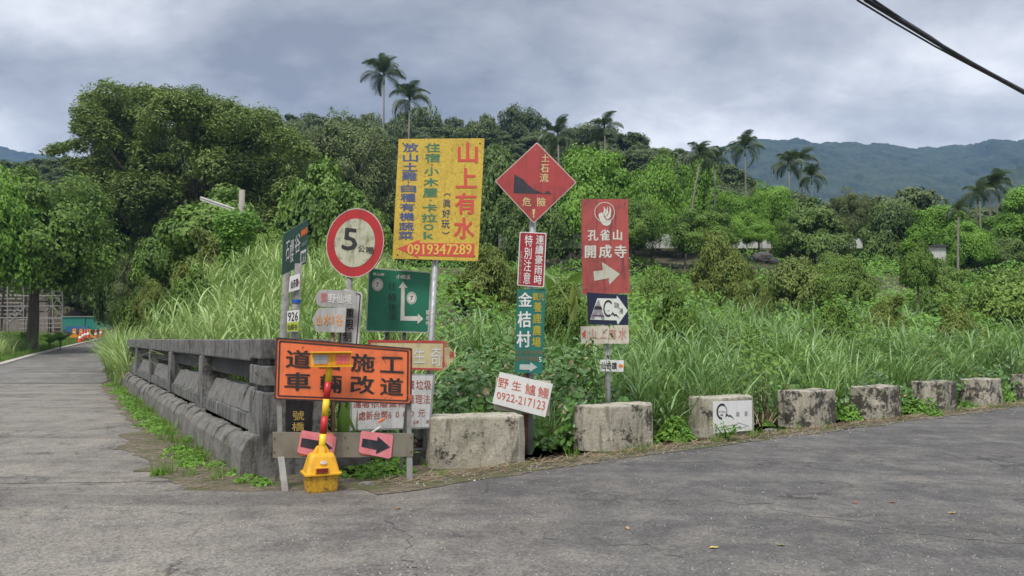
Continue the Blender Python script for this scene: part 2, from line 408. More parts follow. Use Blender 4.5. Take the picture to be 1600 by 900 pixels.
def terr(x, y):
    x = np.asarray(x, float); y = np.asarray(y, float)
    s1, s2 = s12(x, y); s = np.minimum(s1, s2) - 1.3 * np.exp(-((x + 1.4) ** 2 + (y - 8.7) ** 2) / 1.6)
    zroad = 0.031 * np.maximum(0, y - 25); zroad = np.where(y > 95, 2.17 + 0.05 * (y - 95), zroad)
    xl = np.interp(y, [p[1] for p in LE], [p[0] for p in LE])
    verge = sstep(xl - x, 0.2, 6) * (0.55 + 0.25 * vnoise(x, y, 0.35)) + sstep(xl - x, 6, 40) * 2.0
    zleft = zroad + verge - 0.012
    f = np.interp(y, [0, 14, 25, 50, 62, 75, 100, 200, 1000], [-0.35, -0.3, 0.5, 4.0, 7.0, 8.3, 10, 14, 14])
    f = f + vnoise(x, y, 0.22) * 0.35 * sstep(s, 1, 6)
    mound = 2.7 * np.exp(-((x + 10) ** 2 + (y - 30) ** 2) / 60) + 0.8 * np.exp(-((x + 6) ** 2 + (y - 20) ** 2) / 30)
    zin = f + mound * sstep(s, 0.3, 4)
    k = sstep(s, 0.15, 1.2) * np.where(s1 < s2, sstep(s1, 0.0, 1.0), 1)
    wide = np.where(s1 < s2, sstep(s1, 0.3, 15), 1)
    zin2 = np.where(s1 < s2, (zroad - 0.3 + mound * sstep(s, 0.3, 4)) * (1 - wide) + zin * wide, zin)
    z = zleft * (1 - k) + zin2 * k
    # wooded hill behind
    hx = np.interp(x, [-170, -110, -60, -20, 20, 38, 58, 80], [16, 26, 30, 31, 27, 19, 6, 0])
    hy = sstep(y, 85, 175) * (1 - 0.6 * sstep(y, 200, 420))
    z = z + hx * hy + 2.0 * vnoise(x, y, 0.05, 3) * sstep(y, 90, 150)
    return z
def tz(x, y): return float(terr(x, y))

xs = np.concatenate([np.array([-1650, -900, -500, -300, -200]), np.arange(-150, -60, 5), np.arange(-60, 60, 0.6), np.arange(60, 150, 5), np.array([150, 200, 300, 500, 900, 1650])])
ys = np.concatenate([np.array([-60, -40, -20, -10, 0, 4]), np.arange(6, 90, 0.6), np.arange(90, 240, 4), np.array([240, 300, 400, 600, 900, 1800])])
XX, YY = np.meshgrid(xs, ys); ZZ = terr(XX, YY)
nx, ny = len(xs), len(ys)
V = np.stack([XX, YY, ZZ], -1).reshape(-1, 3)
i0 = (np.arange(ny - 1)[:, None] * nx + np.arange(nx - 1)[None]).ravel()
idx = np.stack([i0, i0 + 1, i0 + nx + 1, i0 + nx], 1).ravel()
m, nt, b = newmat('soil')
v = coords(nt); n = noise_(nt, v, 1.2, 8, 0.7); n2 = noise_(nt, v, 12, 6, 0.7)
c = mixc(nt, ramp(nt, n2, 0.35, 0.65), (0.085, 0.062, 0.042), (0.16, 0.125, 0.085))
c = mixc(nt, mul(nt, ramp(nt, n, 0.45, 0.6), 0.75), c, (0.045, 0.07, 0.02))
LK(nt, c, b.inputs['Base Color']); b.inputs['Roughness'].default_value = 0.95; bump(nt, b, n2, 0.8, 0.03); MT['soil'] = m
tag(link('ground', npmesh('ground', V, 4, idx, m, smooth=True)), kind='structure')

# asphalt: junction (flat) and the lane that leaves on the left
def asphalt(name, base, base2, lane=False):
    m, nt, b = newmat(name); v = coords(nt)
    big = noise_(nt, v, 0.35, 6, 0.62, 0.8); mid = noise_(nt, v, 2.2, 7, 0.7, 0.3)
    vo = N(nt, 'ShaderNodeTexVoronoi', Scale=58.0); LK(nt, v, vo.inputs['Vector'])
    vo2 = N(nt, 'ShaderNodeTexVoronoi', Scale=34.0); LK(nt, v, vo2.inputs['Vector'])
    sp = N(nt, 'ShaderNodeSeparateXYZ'); LK(nt, v, sp.inputs[0])
    if not lane:
        side = mul(nt, mul(nt, mul(nt, sp.outputs[0], 0.22), mul(nt, big, 2.4), 'ADD'), mul(nt, sp.outputs[1], 0.05), 'ADD')
        f = ramp(nt, side, 0.75, 1.85)
    else: f = ramp(nt, big, 0.4, 0.6)
    c = mixc(nt, f, base, base2)
    c = mixc(nt, mul(nt, ramp(nt, mid, 0.42, 0.7), 0.34), c, (0.25, 0.235, 0.20))
    c = mixc(nt, mul(nt, ramp(nt, mid, 0.50, 0.30), 0.55), c, (0.055, 0.052, 0.052))
    pt = noise_(nt, v, 0.75, 8, 0.66, 0.5)
    c = mixc(nt, mul(nt, mul(nt, ramp(nt, pt, 0.52, 0.66), 0.45), mul(nt, mul(nt, f, -0.6), 1.0, 'ADD')), c, (0.26, 0.235, 0.19))
    c = mixc(nt, mul(nt, ramp(nt, pt, 0.47, 0.33), 0.55), c, (0.06, 0.058, 0.06))
    mt = N(nt, 'ShaderNodeMapping'); LK(nt, v, mt.inputs[0]); mt.inputs['Rotation'].default_value = (0, 0, -0.64 if not lane else 0.5); mt.inputs['Scale'].default_value = (0.10, 1.1, 1)
    tk = noise_(nt, mt.outputs[0], 1.0, 4, 0.55, 0.3)
    c = mixc(nt, mul(nt, ramp(nt, tk, 0.52, 0.64), 0.14), c, (0.24, 0.23, 0.215))
    c = mixc(nt, mul(nt, ramp(nt, tk, 0.48, 0.38), 0.40), c, (0.06, 0.058, 0.058))
    # aggregate speckle
    g = N(nt, 'ShaderNodeValToRGB'); LK(nt, vo.outputs['Color'], g.inputs[0]); g.color_ramp.elements[0].color = (0.15, 0.15, 0.15, 1); g.color_ramp.elements[1].color = (2.1, 2.0, 1.9, 1)
    c = mixc(nt, mul(nt, mul(nt, f, -0.10), 0.52, 'ADD'), c, mixc(nt, 1.0, c, g.outputs[0], 'MULTIPLY'))
    st = ramp(nt, vo2.outputs['Distance'], 0.12, 0.2, 1, 0); bigm = ramp(nt, noise_(nt, v, 6, 3), 0.5, 0.62)
    c = mixc(nt, mul(nt, mul(nt, st, bigm), 0.7), c, (0.38, 0.36, 0.33))
    # cracks
    nn = N(nt, 'ShaderNodeTexNoise', Scale=1.7, Detail=6.0, Roughness=0.7); LK(nt, v, nn.inputs['Vector'])
    ad = N(nt, 'ShaderNodeMix'); ad.data_type = 'RGBA'; ad.inputs[0].default_value = 0.35; LK(nt, v, ad.inputs[6]); LK(nt, nn.outputs[1], ad.inputs[7])
    ck = N(nt, 'ShaderNodeTexVoronoi', Scale=0.55); ck.feature = 'DISTANCE_TO_EDGE'; LK(nt, ad.outputs[2], ck.inputs['Vector'])
    ck2 = N(nt, 'ShaderNodeTexVoronoi', Scale=5.5); ck2.feature = 'DISTANCE_TO_EDGE'; LK(nt, ad.outputs[2], ck2.inputs['Vector'])
    cm = mul(nt, ramp(nt, ck.outputs[0], 0.0, 0.008, 1, 0), ramp(nt, noise_(nt, v, 0.5, 2), 0.52, 0.62))
    cm2 = mul(nt, ramp(nt, ck2.outputs[0], 0.0, 0.09, 1, 0), ramp(nt, noise_(nt, v, 0.8, 3), 0.54, 0.64))
    cr_ = mul(nt, mul(nt, cm, 0.65), mul(nt, cm2, 0.5), 'ADD')
    if not lane:   # the long construction joint crossing the left side
        ln = mul(nt, mul(nt, mul(nt, sp.outputs[0], -0.098), sp.outputs[1], 'ADD'), mul(nt, noise_(nt, v, 1.3, 4), 0.12), 'ADD')
        dl = N(nt, 'ShaderNodeMath', operation='ABSOLUTE'); LK(nt, mul(nt, ln, -8.36, 'ADD'), dl.inputs[0])
        jt = mul(nt, ramp(nt, dl.outputs[0], 0.008, 0.03, 1, 0), ramp(nt, sp.outputs[0], -2.6, -3.4))
        cr_ = mul(nt, cr_, mul(nt, jt, 0.75), 'ADD')
    c = mixc(nt, cr_, c, (0.03, 0.028, 0.026))
    LK(nt, c, b.inputs['Base Color']); b.inputs['Roughness'].default_value = 0.82; b.inputs['Specular IOR Level'].default_value = 0.35
    h = mul(nt, mul(nt, mul(nt, vo.outputs['Distance'], 0.5), mul(nt, vo2.outputs['Distance'], 0.5), 'ADD'), mul(nt, cr_, -1.2), 'ADD')
    h = mul(nt, h, mul(nt, mid, 0.8), 'ADD')
    bump(nt, b, h, 0.9, 0.016); return m
MT['asphalt'] = asphalt('asphalt', (0.168, 0.158, 0.142), (0.080, 0.077, 0.077))
MT['asphalt_lane'] = asphalt('asphalt_lane', (0.16, 0.155, 0.148), (0.125, 0.12, 0.115), True)
def jag(a, b, n, amp, seed):
    r = random.Random(seed); out = []
    nrm = Vector((-(b - a).y, (b - a).x)).normalized()
    for i in range(n):
        p = a.lerp(b, i / n); k = mnoise.noise(Vector((i * 0.35, seed, 0))) * amp + r.uniform(-1, 1) * amp * 0.3; out.append(p + nrm * k)
    return out
e0 = CB - NB * 0.62 + DB * 19.6
P = [Vector((-60, -12)), Vector((70, -12))]
kR = BB - NK * 0.40
P += jag(kR + DK * 85, kR - DK * 3.1, 300, 0.10, 3)
P += [Vector((-1.6, 7.56)), Vector((-1.95, 7.62)), Vector((-2.3, 7.5)), Vector((-2.9, 7.56))]
P += jag(CB - NB * 0.6 - DB * 0.1, e0, 70, 0.05, 9)
P += [Vector((-13.4, 25.2)), Vector((-24.0, 25.2)), Vector((-25, 22)), Vector((-30, 10)), Vector((-35, -10))]
bm = bmesh.new(); bv = [bm.verts.new((p.x, p.y, 0.004)) for p in P]; f = bm.faces.new(bv)
if f.normal.z < 0: f.normal_flip()
bmesh.ops.triangulate(bm, faces=[f]); bmesh.ops.recalc_face_normals(bm, faces=bm.faces)
me = bpy.data.meshes.new('road'); bm.to_mesh(me); bm.free(); me.materials.append(MT['asphalt'])
if me.polygons[0].normal.z < 0: me.flip_normals()
tag(link('road', me), kind='structure')
lane = MB(); L2 = [(-24.0, 25.2), (-21.6, 30)] + LE[5:]; R2 = [(-13.4, 25.2), (-15.0, 30)] + RE[1:]
ysamp = np.concatenate([[25.2], np.arange(26, 95, 2.0)]); 
vs = []
for y in ysamp:
    xl = np.interp(y, [p[1] for p in L2], [p[0] for p in L2]); xr = np.interp(y, [p[1] for p in R2], [p[0] for p in R2]); z = 0.031 * max(0, y - 25) + 0.006
    vs += [(xl, y, z), (xr, y, z)]
lane.add(vs, [(2 * i, 2 * i + 1, 2 * i + 3, 2 * i + 2) for i in range(len(ysamp) - 1)])
tag(lane.build('lane', MT['asphalt_lane']), kind='structure')
# kerb of the lane on its left, and a whitewashed kerb end on its right
MT['kerb'] = concrete('kerb_concrete', (0.5, 0.47, 0.42), (0.14, 0.12, 0.1), 0.55, 0.75, 0.3, 1.5, 0.01)
MT['white_kerb'] = paint('white_kerb', (0.75, 0.74, 0.7), amount=0.35)
kb = MB(); vs = []
for y in np.arange(25.2, 94, 1.5):
    xl = float(np.interp(y, [p[1] for p in L2], [p[0] for p in L2])); z = 0.031 * max(0, y - 25)
    vs += [(xl - 0.30, y, z - 0.3), (xl - 0.30, y, z + 0.09), (xl, y, z + 0.07), (xl + 0.02, y, z - 0.05)]
nk = len(vs) // 4
kb.add(vs, [(4 * i + j, 4 * i + j + 1, 4 * i + j + 5, 4 * i + j + 4) for i in range(nk - 1) for j in range(3)] + [(0, 3, 2, 1)])
tag(kb.build('kerb', MT['kerb']), kind='structure')
pw = G(179, 579, 0.1)
tag(MB().box((pw.x, pw.y + 0.9, 0.06), (0.75, 2.6, 0.16), 0.35).build('kerb_end', MT['white_kerb'], bevel=0.03),
    'short whitewashed kerb end lying where the lane leaves the bridge', 'kerb')

# ------------------------------------------------------------------ bridge parapet (local frame: x into the river side, y along the parapet, z up)
MT['con_dark'] = concrete('con_dark', (0.185, 0.18, 0.17), (0.03, 0.03, 0.03), 0.46, 0.62, 0.9, 2.2, 0.014, wet=(0.50, 0.48, 0.44))
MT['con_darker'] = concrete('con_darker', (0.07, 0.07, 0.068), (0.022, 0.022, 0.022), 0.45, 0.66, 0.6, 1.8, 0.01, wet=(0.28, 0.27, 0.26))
MT['granite'] = concrete('granite', (0.19, 0.185, 0.175), (0.06, 0.06, 0.055), 0.55, 0.75, 0.6, 4, 0.03, wet=(0.45, 0.44, 0.42))
MT['con_kerb'] = concrete('con_kerb', (0.20, 0.19, 0.172), (0.05, 0.046, 0.04), 0.5, 0.68, 0.7, 2.0, 0.03, moss=0.35, wet=(0.42, 0.40, 0.36))
ang = math.atan2(NB.y, NB.x)
bridge = tag(empty('bridge_parapet', (CB.x, CB.y, 0), ang), 'dark weathered concrete bridge parapet with granite infill running back beside the lane', 'parapet')
def bb(n0, n1, s0, s1, z0, z1): return MB().box(((n0 + n1) / 2, (s0 + s1) / 2, (z0 + z1) / 2), (n1 - n0, s1 - s0, z1 - z0))
def pillar(s0, s1, big):
    p = MB(); n1 = 0.70
    for (a, b_, ins) in ((-0.25, 0.885, 0), (0.885, 0.955, 0.07), (0.955, 1.165, 0.0), (1.165, 1.235, 0.07)):
        p.box((n1 / 2, (s0 + s1) / 2, (a + b_) / 2), (n1 - 2 * ins, s1 - s0 - 2 * ins, b_ - a))
    o = p.build('end_pillar', MT['con_dark'], bridge, bevel=0.012, sub=1, rough=0.006)
    MB().box((n1 / 2, (s0 + s1) / 2, 1.343), (n1 + 0.01, s1 - s0 + 0.01, 0.214)).build('pillar_cap', MT['con_dark'], o, bevel=0.015, sub=2, rough=0.006)
    return o
pil = pillar(0, 0.72, True); pillar(19.4, 20.15, False)
posts = [4.15, 8.1, 12.1, 16.2]
edges_ = [0.72] + posts + [19.4]
for i, ps in enumerate(posts):
    bb(-0.025, 0.36, ps - 0.2, ps + 0.2, 0.42, 1.2).build('post', MT['con_dark'], bridge, bevel=0.012, sub=2, rough=0.008, seed=i)
for i in range(5):
    a = edges_[i] + (0.2 if i else 0); b_ = edges_[i + 1] - (0.2 if i < 4 else 0)
    a2 = edges_[i]; b2 = edges_[i + 1] 
    bb(-0.01, 0.42, a2 + 0.006, b2 - 0.006, 1.203, 1.447).build('top_rail', MT['con_dark'], bridge, bevel=0.02, sub=3, rough=0.008, seed=i + 3)
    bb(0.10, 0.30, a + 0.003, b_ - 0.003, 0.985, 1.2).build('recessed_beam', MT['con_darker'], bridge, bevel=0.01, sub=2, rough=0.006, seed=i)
    bb(0.0, 0.36, a + 0.003, b_ - 0.003, 0.425, 0.60).build('lower_beam', MT['con_dark'], bridge, bevel=0.015, sub=2, rough=0.01, seed=i + 9)
    k = max(1, round((b_ - a - 0.3) / 0.62)); w = (b_ - a - 0.3) / k
    for j in range(k):
        y0 = a + 0.15 + j * w + 0.012; y1 = a + 0.15 + (j + 1) * w - 0.012
        q = MB().prism([(0.03, 0.602), (0.30, 0.602), (0.30, 0.87), (0.13, 0.88 + 0.012 * (j % 2))], y1, y0)
        q.build('granite_panel', MT['granite'], bridge, bevel=0.012, sub=2, rough=0.022, rscale=7, seed=i * 7 + j)
kv = []
for k in range(6):
    q = MB().prism([(-0.21, -0.05), (0.02, -0.05), (0.02, 0.40), (-0.05, 0.41), (-0.13, 0.37), (-0.19, 0.26)], 0.46, 0.0)
    kv.append(q.mesh('kerb_stone', MT['con_kerb'], smooth=False, bevel=0.010, sub=3, rough=0.022, rscale=3.2, seed=k))
y = 0.15; k = 0
while y < 19.9:
    o = link('kerb_stone', kv[(k * 5) % 6], bridge); L = R_.uniform(0.85, 1.35); o.location = (R_.uniform(-0.02, 0.02), y, R_.uniform(-0.02, 0.01)); o.scale = (1, L, R_.uniform(0.93, 1.04)); y += 0.46 * L - 0.012; k += 1
# black stone name plate on the pillar front face (faces the junction)
MT['black_stone'] = paint('black_stone', (0.012, 0.012, 0.014), (0.05, 0.05, 0.045), 0.3, 0.35)
MT['gold'] = paint('gold_letter', (0.55, 0.40, 0.12), (0.08, 0.06, 0.03), 0.4, 0.45, metallic=0.3)
S = Sign('name_plate', 468, 640, 8.27, math.degrees(ang), None, None)
# put the plane on the pillar's front face
S.o = Vector((CB.x, CB.y, 0)) + NB.to_3d() * 0.30 + Vector((0, 0, 0.75))
S.root = None
lp = S.pts([(447, 590), (489, 590), (487, 676), (446, 676)])
q = MB().prism(lp, 0.02, -0.012).build('name_plate', MT['black_stone'], pil, bevel=0.004)
Mi = Matrix.Translation(Vector((0.30, 0, 0.75)))
q.matrix_local = Mi
S.root = q
S.letters([('三', (458, 600, 476, 617)), ('號', (456, 641, 475, 657)), ('橋', (455, 659, 475, 674))], MT['gold'], 0.016)
tag(MB().tube([(CB.x - 0.04, CB.y - 0.03, 1.06), (CB.x - 0.07, CB.y - 0.07, 1.10), (CB.x - .02, CB.y - .08, 1.11), (CB.x - 0.05, CB.y - 0.09, 0.95), (CB.x - 0.09, CB.y - 0.05, 0.82)], 0.005, 6).build('wire', MT['bark']), 'thin rusty wire hanging on the corner of the parapet pillar', 'wire')

# ------------------------------------------------------------------ concrete blocks along the road edge
bmats = [concrete('block_concrete', (0.47, 0.43, 0.345), (0.022, 0.017, 0.014), a, a + 0.06, st, 3.0, 0.03, moss=0.3) for a, st in ((0.545, 0.6), (0.52, 0.5), (0.54, 0.5), (0.475, 0.6), (0.465, 0.65), (0.475, 0.6), (0.48, 0.6), (0.475, 0.6))]
blab = ['long pale concrete block left of the rusty pole, behind the brick stack', 'pale concrete block in front of the temple sign pole', 'concrete block carrying the small white drawing sign',
        'mould-stained concrete block right after the one with the white sign', 'concrete block streaked dark brown, between broad leaves and grass', 'dark stained block half hidden by a leafy creeper at its foot',
        'second last block, with dark flaking patches, near the right edge', 'last mossy block of the row, cut by the right edge of the photo']
bpx = [(763, 1.14, 9.0), (986, 1.20, 0), (1152, 1.13, 0), (1283, 1.15, 0), (1389, 1.08, 0), (1478, 1.10, 0), (1550, 1.12, 0), (1628, 1.2, 0), (1668, 1.2, 0)]
block_pos = []
for i, (px, Lb, yy) in enumerate(bpx):
    # centre of the block's front on the line
    a = (px - 800) / F; t = (a * BB.y - BB.x) / (DK.x - a * DK.y)
    c = BB + DK * t + NK * 0.26
    block_pos.append((c, Lb))
    ch = 0.27 if i else 0.12; hw = Lb / 2; d = 0.27
    poly = [(-hw, -d + ch), (-hw + ch, -d), (hw - ch * 0.8, -d), (hw, -d + ch), (hw, d - 0.05), (hw - 0.05, d), (-hw + 0.05, d), (-hw, d - 0.05)]
    h = 0.59 + R_.uniform(-0.02, 0.02)
    q = MB().prismz(poly, -0.35, h, 0.965)
    if i >= 8: break
    o = q.build('concrete_block', bmats[i], bevel=0.022, sub=5, rough=0.012, rscale=6, seed=i)
    o.location = (c.x, c.y, 0); o.rotation_euler = (0, 0, math.atan2(DK.y, DK.x) + R_.uniform(-0.05, 0.05) - (0.38 if i == 0 else 0.10 if i < 3 else 0.04)); tag(o, blab[i], 'concrete block', 'concrete blocks along the road edge')

# ------------------------------------------------------------------ signs
galv = MT['galv'] = paint('galvanised', (0.36, 0.37, 0.38), (0.12, 0.11, 0.10), 0.5, 0.5, 9, 0.4, metallic=0.4)
rust = MT['rust'] = paint('rusty_steel', (0.12, 0.055, 0.035), (0.05, 0.03, 0.025), 0.5, 0.8, 9, 0.3)
postm = MT['grey_post'] = paint('grey_post', (0.23, 0.225, 0.21), (0.07, 0.065, 0.055), 0.6, 0.8, 9, 0.5)
darkp = MT['dark_post'] = paint('dark_post', (0.06, 0.062, 0.06), (0.03, 0.03, 0.03), 0.5, 0.7)
black = MT['black'] = paint('black_print', (0.018, 0.018, 0.018), (0.1, 0.09, 0.08), 0.15, 0.6)
blackw = MT['black_worn'] = paint('black_worn', (0.02, 0.018, 0.018), (0.1, 0.07, 0.05), 0.25, 0.6, 14, chips=(0.55, 0.16, 0.05))
white = MT['white_print'] = paint('white_print', (0.72, 0.72, 0.70), (0.2, 0.19, 0.16), 0.3, 0.5)
def pole(px0, py0, px1, py1, Y, r, mat, label, below=0.3, n=12, Y1=None):
    a = at(px0, py0, Y); b_ = at(px1, py1, Y1 or Y); d = (b_ - a); zg = tz(b_.x, b_.y) - below
    b_ = a + d * ((zg - a.z) / d.z)
    o = MB().tube([Vector((0, 0, 0)), a - b_], r, n).build('sign_pole', mat); o.location = b_
    for p in o.data.polygons: p.use_smooth = len(p.vertices) == 4
    return tag(o, label, 'pole')

# --- yellow mountain board
yel = paint('yellow_board', (0.62, 0.435, 0.055), (0.20, 0.14, 0.03), 0.3, 0.55, 4, 0.2, crack=0.6, specks=0.2)
redb = paint('red_letter', (0.60, 0.075, 0.06), (0.35, 0.06, 0.03), 0.2, 0.5, streak=0.1)
yellt = paint('yellow_digit', (0.70, 0.50, 0.08), (0.4, 0.2, 0.05), 0.15, streak=0.1)
S = Sign('advert_board', 686, 312, 8.95, 4, 'large crackled yellow board with red, green and blue lettering and a phone number arrow', 'sign')
S.board([(623, 217), (757, 216), (747, 408), (613, 404)], yel, 0.02)
S.zoom(610, 210, 0.228)
S.letters([('山', (465, 55, 595, 195), 'fit'), ('上', (450, 232, 590, 365), 'fit'), ('有', (445, 402, 585, 545), 'fit'), ('水', (437, 570, 572, 715), 'fit')], redb, 0.004, bold=0.03)
ar = [(48, 782), (200, 722), (200, 745), (576, 748), (573, 842), (190, 832), (190, 849)]
S.layer('arrow', ar, redb, 0.003)
S.letters([('0919347289', (118, 752, 556, 824), 'fit')], yellt, 0.006, name='phone_number', bold=0.005)
grn = paint('green_letter', (0.03, 0.20, 0.12), (0.25, 0.22, 0.05), 0.12, 0.5, streak=0.12)
blu = paint('blue_letter', (0.045, 0.09, 0.25), (0.25, 0.22, 0.05), 0.12, 0.5, streak=0.12)
bl = [('放', 60, 120, 90), ('山', 130, 185, 87), ('土', 195, 250, 84), ('雞', 256, 316, 80), ('自', 345, 395, 74), ('種', 405, 460, 70), ('有', 472, 525, 66), ('機', 535, 590, 63), ('蔬', 603, 657, 60), ('菜', 665, 720, 56)]
S.letters([(c, (x, a, x + 100, b_), 'fit') for c, a, b_, x in bl], blu, 0.004, bold=0.02)
gl = [('住', 60, 120, 240), ('宿', 130, 190, 238), ('小', 225, 280, 232), ('木', 300, 355, 228), ('屋', 370, 430, 223), ('卡', 475, 530, 220), ('拉', 543, 600, 216), ('O', 615, 655, 228), ('k', 668, 715, 228)]
S.letters([(c, (x, a, x + (100 if c not in 'Ok' else 68), b_), 'fit') for c, a, b_, x in gl], grn, 0.004, bold=0.02)
S.layer('dot', circ(286, 208, 6, 8), grn, 0.004); S.layer('dot', circ(276, 450, 6, 8), grn, 0.004); S.layer('dot', circ(124, 328, 6, 8), blu, 0.004)
S.letters([('眞', (360, 445, 412, 500), 'fit'), ('好', (356, 515, 411, 570), 'fit'), ('玩', (350, 588, 406, 642), 'fit'), ('︵', (365, 404, 412, 422), 'fit'), ('︶', (353, 664, 405, 682), 'fit')], paint('navy_letter', (0.03, 0.045, 0.12), (0.3, 0.25, 0.05), 0.3), 0.004, bold=0.01)
S.T = lambda x, y: (x, y)
S.screws([(684, 226), (681, 398), (630, 224), (750, 224), (621, 398), (741, 400)], rust, 0.009)
pole(681, 395, 673, 545, 9.02, 0.034, galv, 'thick galvanised steel pole carrying the large yellow board')

# --- round weight limit sign
redp = paint('red_enamel', (0.42, 0.022, 0.025), (0.12, 0.03, 0.02), 0.45, 0.45, 3.5, 0.3)
cream = paint('mossy_white', (0.46, 0.46, 0.34), (0.15, 0.155, 0.08), 0.95, 0.5, 9, 0.5, specks=0.35)
S = Sign('weight_limit_sign', 554, 379.5, 8.72, -24, 'round red-rimmed traffic sign with a black 5 on a mossy white disc', 'sign')
Rr = 0.398
S.board(circ(0, 0, Rr, 48), redp, 0.012, local=True)
S.ring('rim', circ(0, 0, Rr, 48), circ(0, 0, Rr * 0.975, 48), paint('rim', (0.5, 0.45, 0.42)), 0.002, local=True)
S.layer('disc', circ(0, 0, Rr * 0.70, 48), cream, 0.003, local=True)
S.zoom(485, 320, 0.2333)
S.letters([('5', ((228, 155), (315, 165), (312, 308), (212, 298)), 'fit')], black, 0.006, bold=0.035)
S.letters([('公', ((322, 268), (370, 272), (368, 322), (318, 318))), ('噸', ((374, 275), (428, 280), (426, 336), (372, 330)))], black, 0.006, bold=0.01)
S.T = lambda x, y: (x, y)
pole(547, 428, 541, 520, 8.79, 0.034, postm, 'grey pole carrying the round weight limit sign')

# --- white vertical weight limit plate
dwh = paint('dull_white', (0.50, 0.50, 0.48), (0.16, 0.15, 0.12), 0.55, 0.5, 5, 0.5)
S = Sign('weight_limit_plate', 546, 493, 8.69, -6, 'dull white vertical plate with black border and lettering, partly behind the arrow boards', 'sign')
Q = [(536, 451), (567, 457), (560, 548), (526, 545)]
S.board(rquad(Q, 0.12, asp=0.4), dwh, 0.01)
S.ring('border', rquad(Q, 0.1, asp=0.35, inset=0.09), rquad(Q, 0.08, asp=0.35, inset=0.14), black, 0.003)
S.letters([('載', (543, 461, 556, 478)), ('重', (540, 481, 554, 497)), ('限', (539, 498, 553, 516)), ('制', (536, 518, 550, 535))], black, 0.004, bold=0.02)
# --- two grey arrow boards in front of it
gab = paint('grey_arrow_board', (0.36, 0.36, 0.345), (0.15, 0.145, 0.12), 0.6, 0.5, 4, 0.55)
whg = paint('faded_white_letter', (0.62, 0.61, 0.59), (0.3, 0.3, 0.28), 0.5)
S = Sign('arrow_board', 527, 466, 8.55, -4, 'upper grey arrow board pointing left with a faded pink first character and white lettering', 'sign')
S.zoom(400, 400, 0.2667)
S.board([(345, 245), (368, 200), (400, 196), (585, 206), (588, 306), (380, 296), (358, 284)], gab, 0.01)
S.letters([('鷺', (378, 215, 418, 272))], paint('pink_letter', (0.45, 0.12, 0.12), (0.4, 0.35, 0.3), 0.5), 0.004, bold=0.02)
S.letters([('野仙境', ((422, 216), (566, 224), (564, 284), (422, 276)))], whg, 0.004, bold=0.02)
S = Sign('arrow_board', 515, 500, 8.55, -4, 'lower grey arrow board pointing left with orange handwritten characters', 'sign')
S.zoom(400, 400, 0.2667)
S.board([(328, 370), (365, 305), (530, 300), (520, 450), (352, 444)], gab, 0.01)
S.layer('patch_plate', [(448, 304), (530, 302), (520, 449), (442, 446)], paint('patch_plate', (0.44, 0.44, 0.42), (0.2, 0.19, 0.17), 0.5), 0.006, 0.004)
org = paint('orange_letter', (0.62, 0.27, 0.05), (0.4, 0.3, 0.2), 0.35)
S.letters([('山', (352, 342, 390, 408)), ('水', (396, 340, 440, 404)), ('仙', (444, 342, 462, 404)), ('谷', (468, 338, 512, 414))], org, 0.008, bold=0.02)
S.T = lambda x, y: (x, y)
pole(520, 455, 520, 524, 8.61, 0.026, paint('brown_stake', (0.20, 0.13, 0.08), (0.08, 0.06, 0.04), 0.5), 'brown wooden stake behind the two grey arrow boards')

# --- dark green place board far left, its two posts
grb = paint('green_board', (0.030, 0.085, 0.065), (0.02, 0.03, 0.025), 0.4, 0.45, 4, 0.3)
S = Sign('campsite_board', 461, 388, 8.85, 52, 'dark green slanting board with white brushed lettering and three orange spots', 'sign')
S.board([(443, 366), (482, 342), (479, 411), (441, 430)], grb, 0.015)
S.zoom(430, 335, 0.2222)
S.letters([('石', ((76, 180), (102, 160), (98, 320), (70, 340))), ('櫻', ((104, 180), (132, 160), (128, 340), (98, 350))), ('谷', ((136, 150), (178, 110), (176, 260), (134, 290)))], white, 0.004, bold=0.0)
oc = paint('orange_spot', (0.65, 0.16, 0.04), (0.3, 0.1, 0.05), 0.2)
for cx, cy in ((187, 133), (203, 124), (218, 112)): S.layer('spot', circ(cx, cy, 8, 16, 24), oc, 0.004)
S.letters([('0800', ((182, 205), (222, 178), (222, 205), (182, 232)), 'fit')], paint('pale_green_letter', (0.25, 0.35, 0.3)), 0.004, bold=0)
S.layer('panel', [(178, 262), (216, 243), (214, 330), (176, 350)], white, 0.003)
S.letters([('露營', ((180, 272), (214, 256), (212, 328), (178, 342)), 'h')], grb, 0.005, bold=0.02)
S.T = lambda x, y: (x, y)
pole(449, 415, 443, 523, 8.95, 0.045, postm, 'left weathered grey post under the dark green board')
pole(466, 412, 460, 523, 8.88, 0.045, postm, 'right weathered grey post, with the blue strap, under the dark green board')
S = Sign('small_plate', 460, 441, 8.80, 20, 'small white plate with black characters above the blue strap', 'sign')
S.board([(453, 432), (469, 427), (468, 452), (451, 457)], white, 0.006)
S.letters([('仙奇蹟', ((454, 438), (466, 434), (466, 448), (454, 452)))], black, 0.003, bold=0.02)
S.layer('spot', circ(466.5, 441, 1.3, 10, 3), oc, 0.003)
st = at(463, 471, 8.88)
tag(MB().tube([st + Vector((0, 0, -0.02)), st + Vector((0, 0, 0.022))], 0.052, 14).build('strap', paint('blue_strap', (0.01, 0.10, 0.42))), 'blue plastic strap tied round the grey post under the green board', 'strap')
S = Sign('number_plate', 458, 503, 8.79, 12, 'white number plate reading 926 with a yellow-green strip below', 'sign')
S.board([(449, 486), (468, 484), (466, 518), (448, 519)], white, 0.006)
S.letters([('926', ((450, 488), (466, 487), (465, 501), (450, 502)), 'fit')], black, 0.003, bold=0.01)
lime = paint('lime', (0.42, 0.52, 0.04))
S.layer('strip', [(448.5, 504), (466.5, 502), (466, 517), (448, 518)], lime, 0.003)
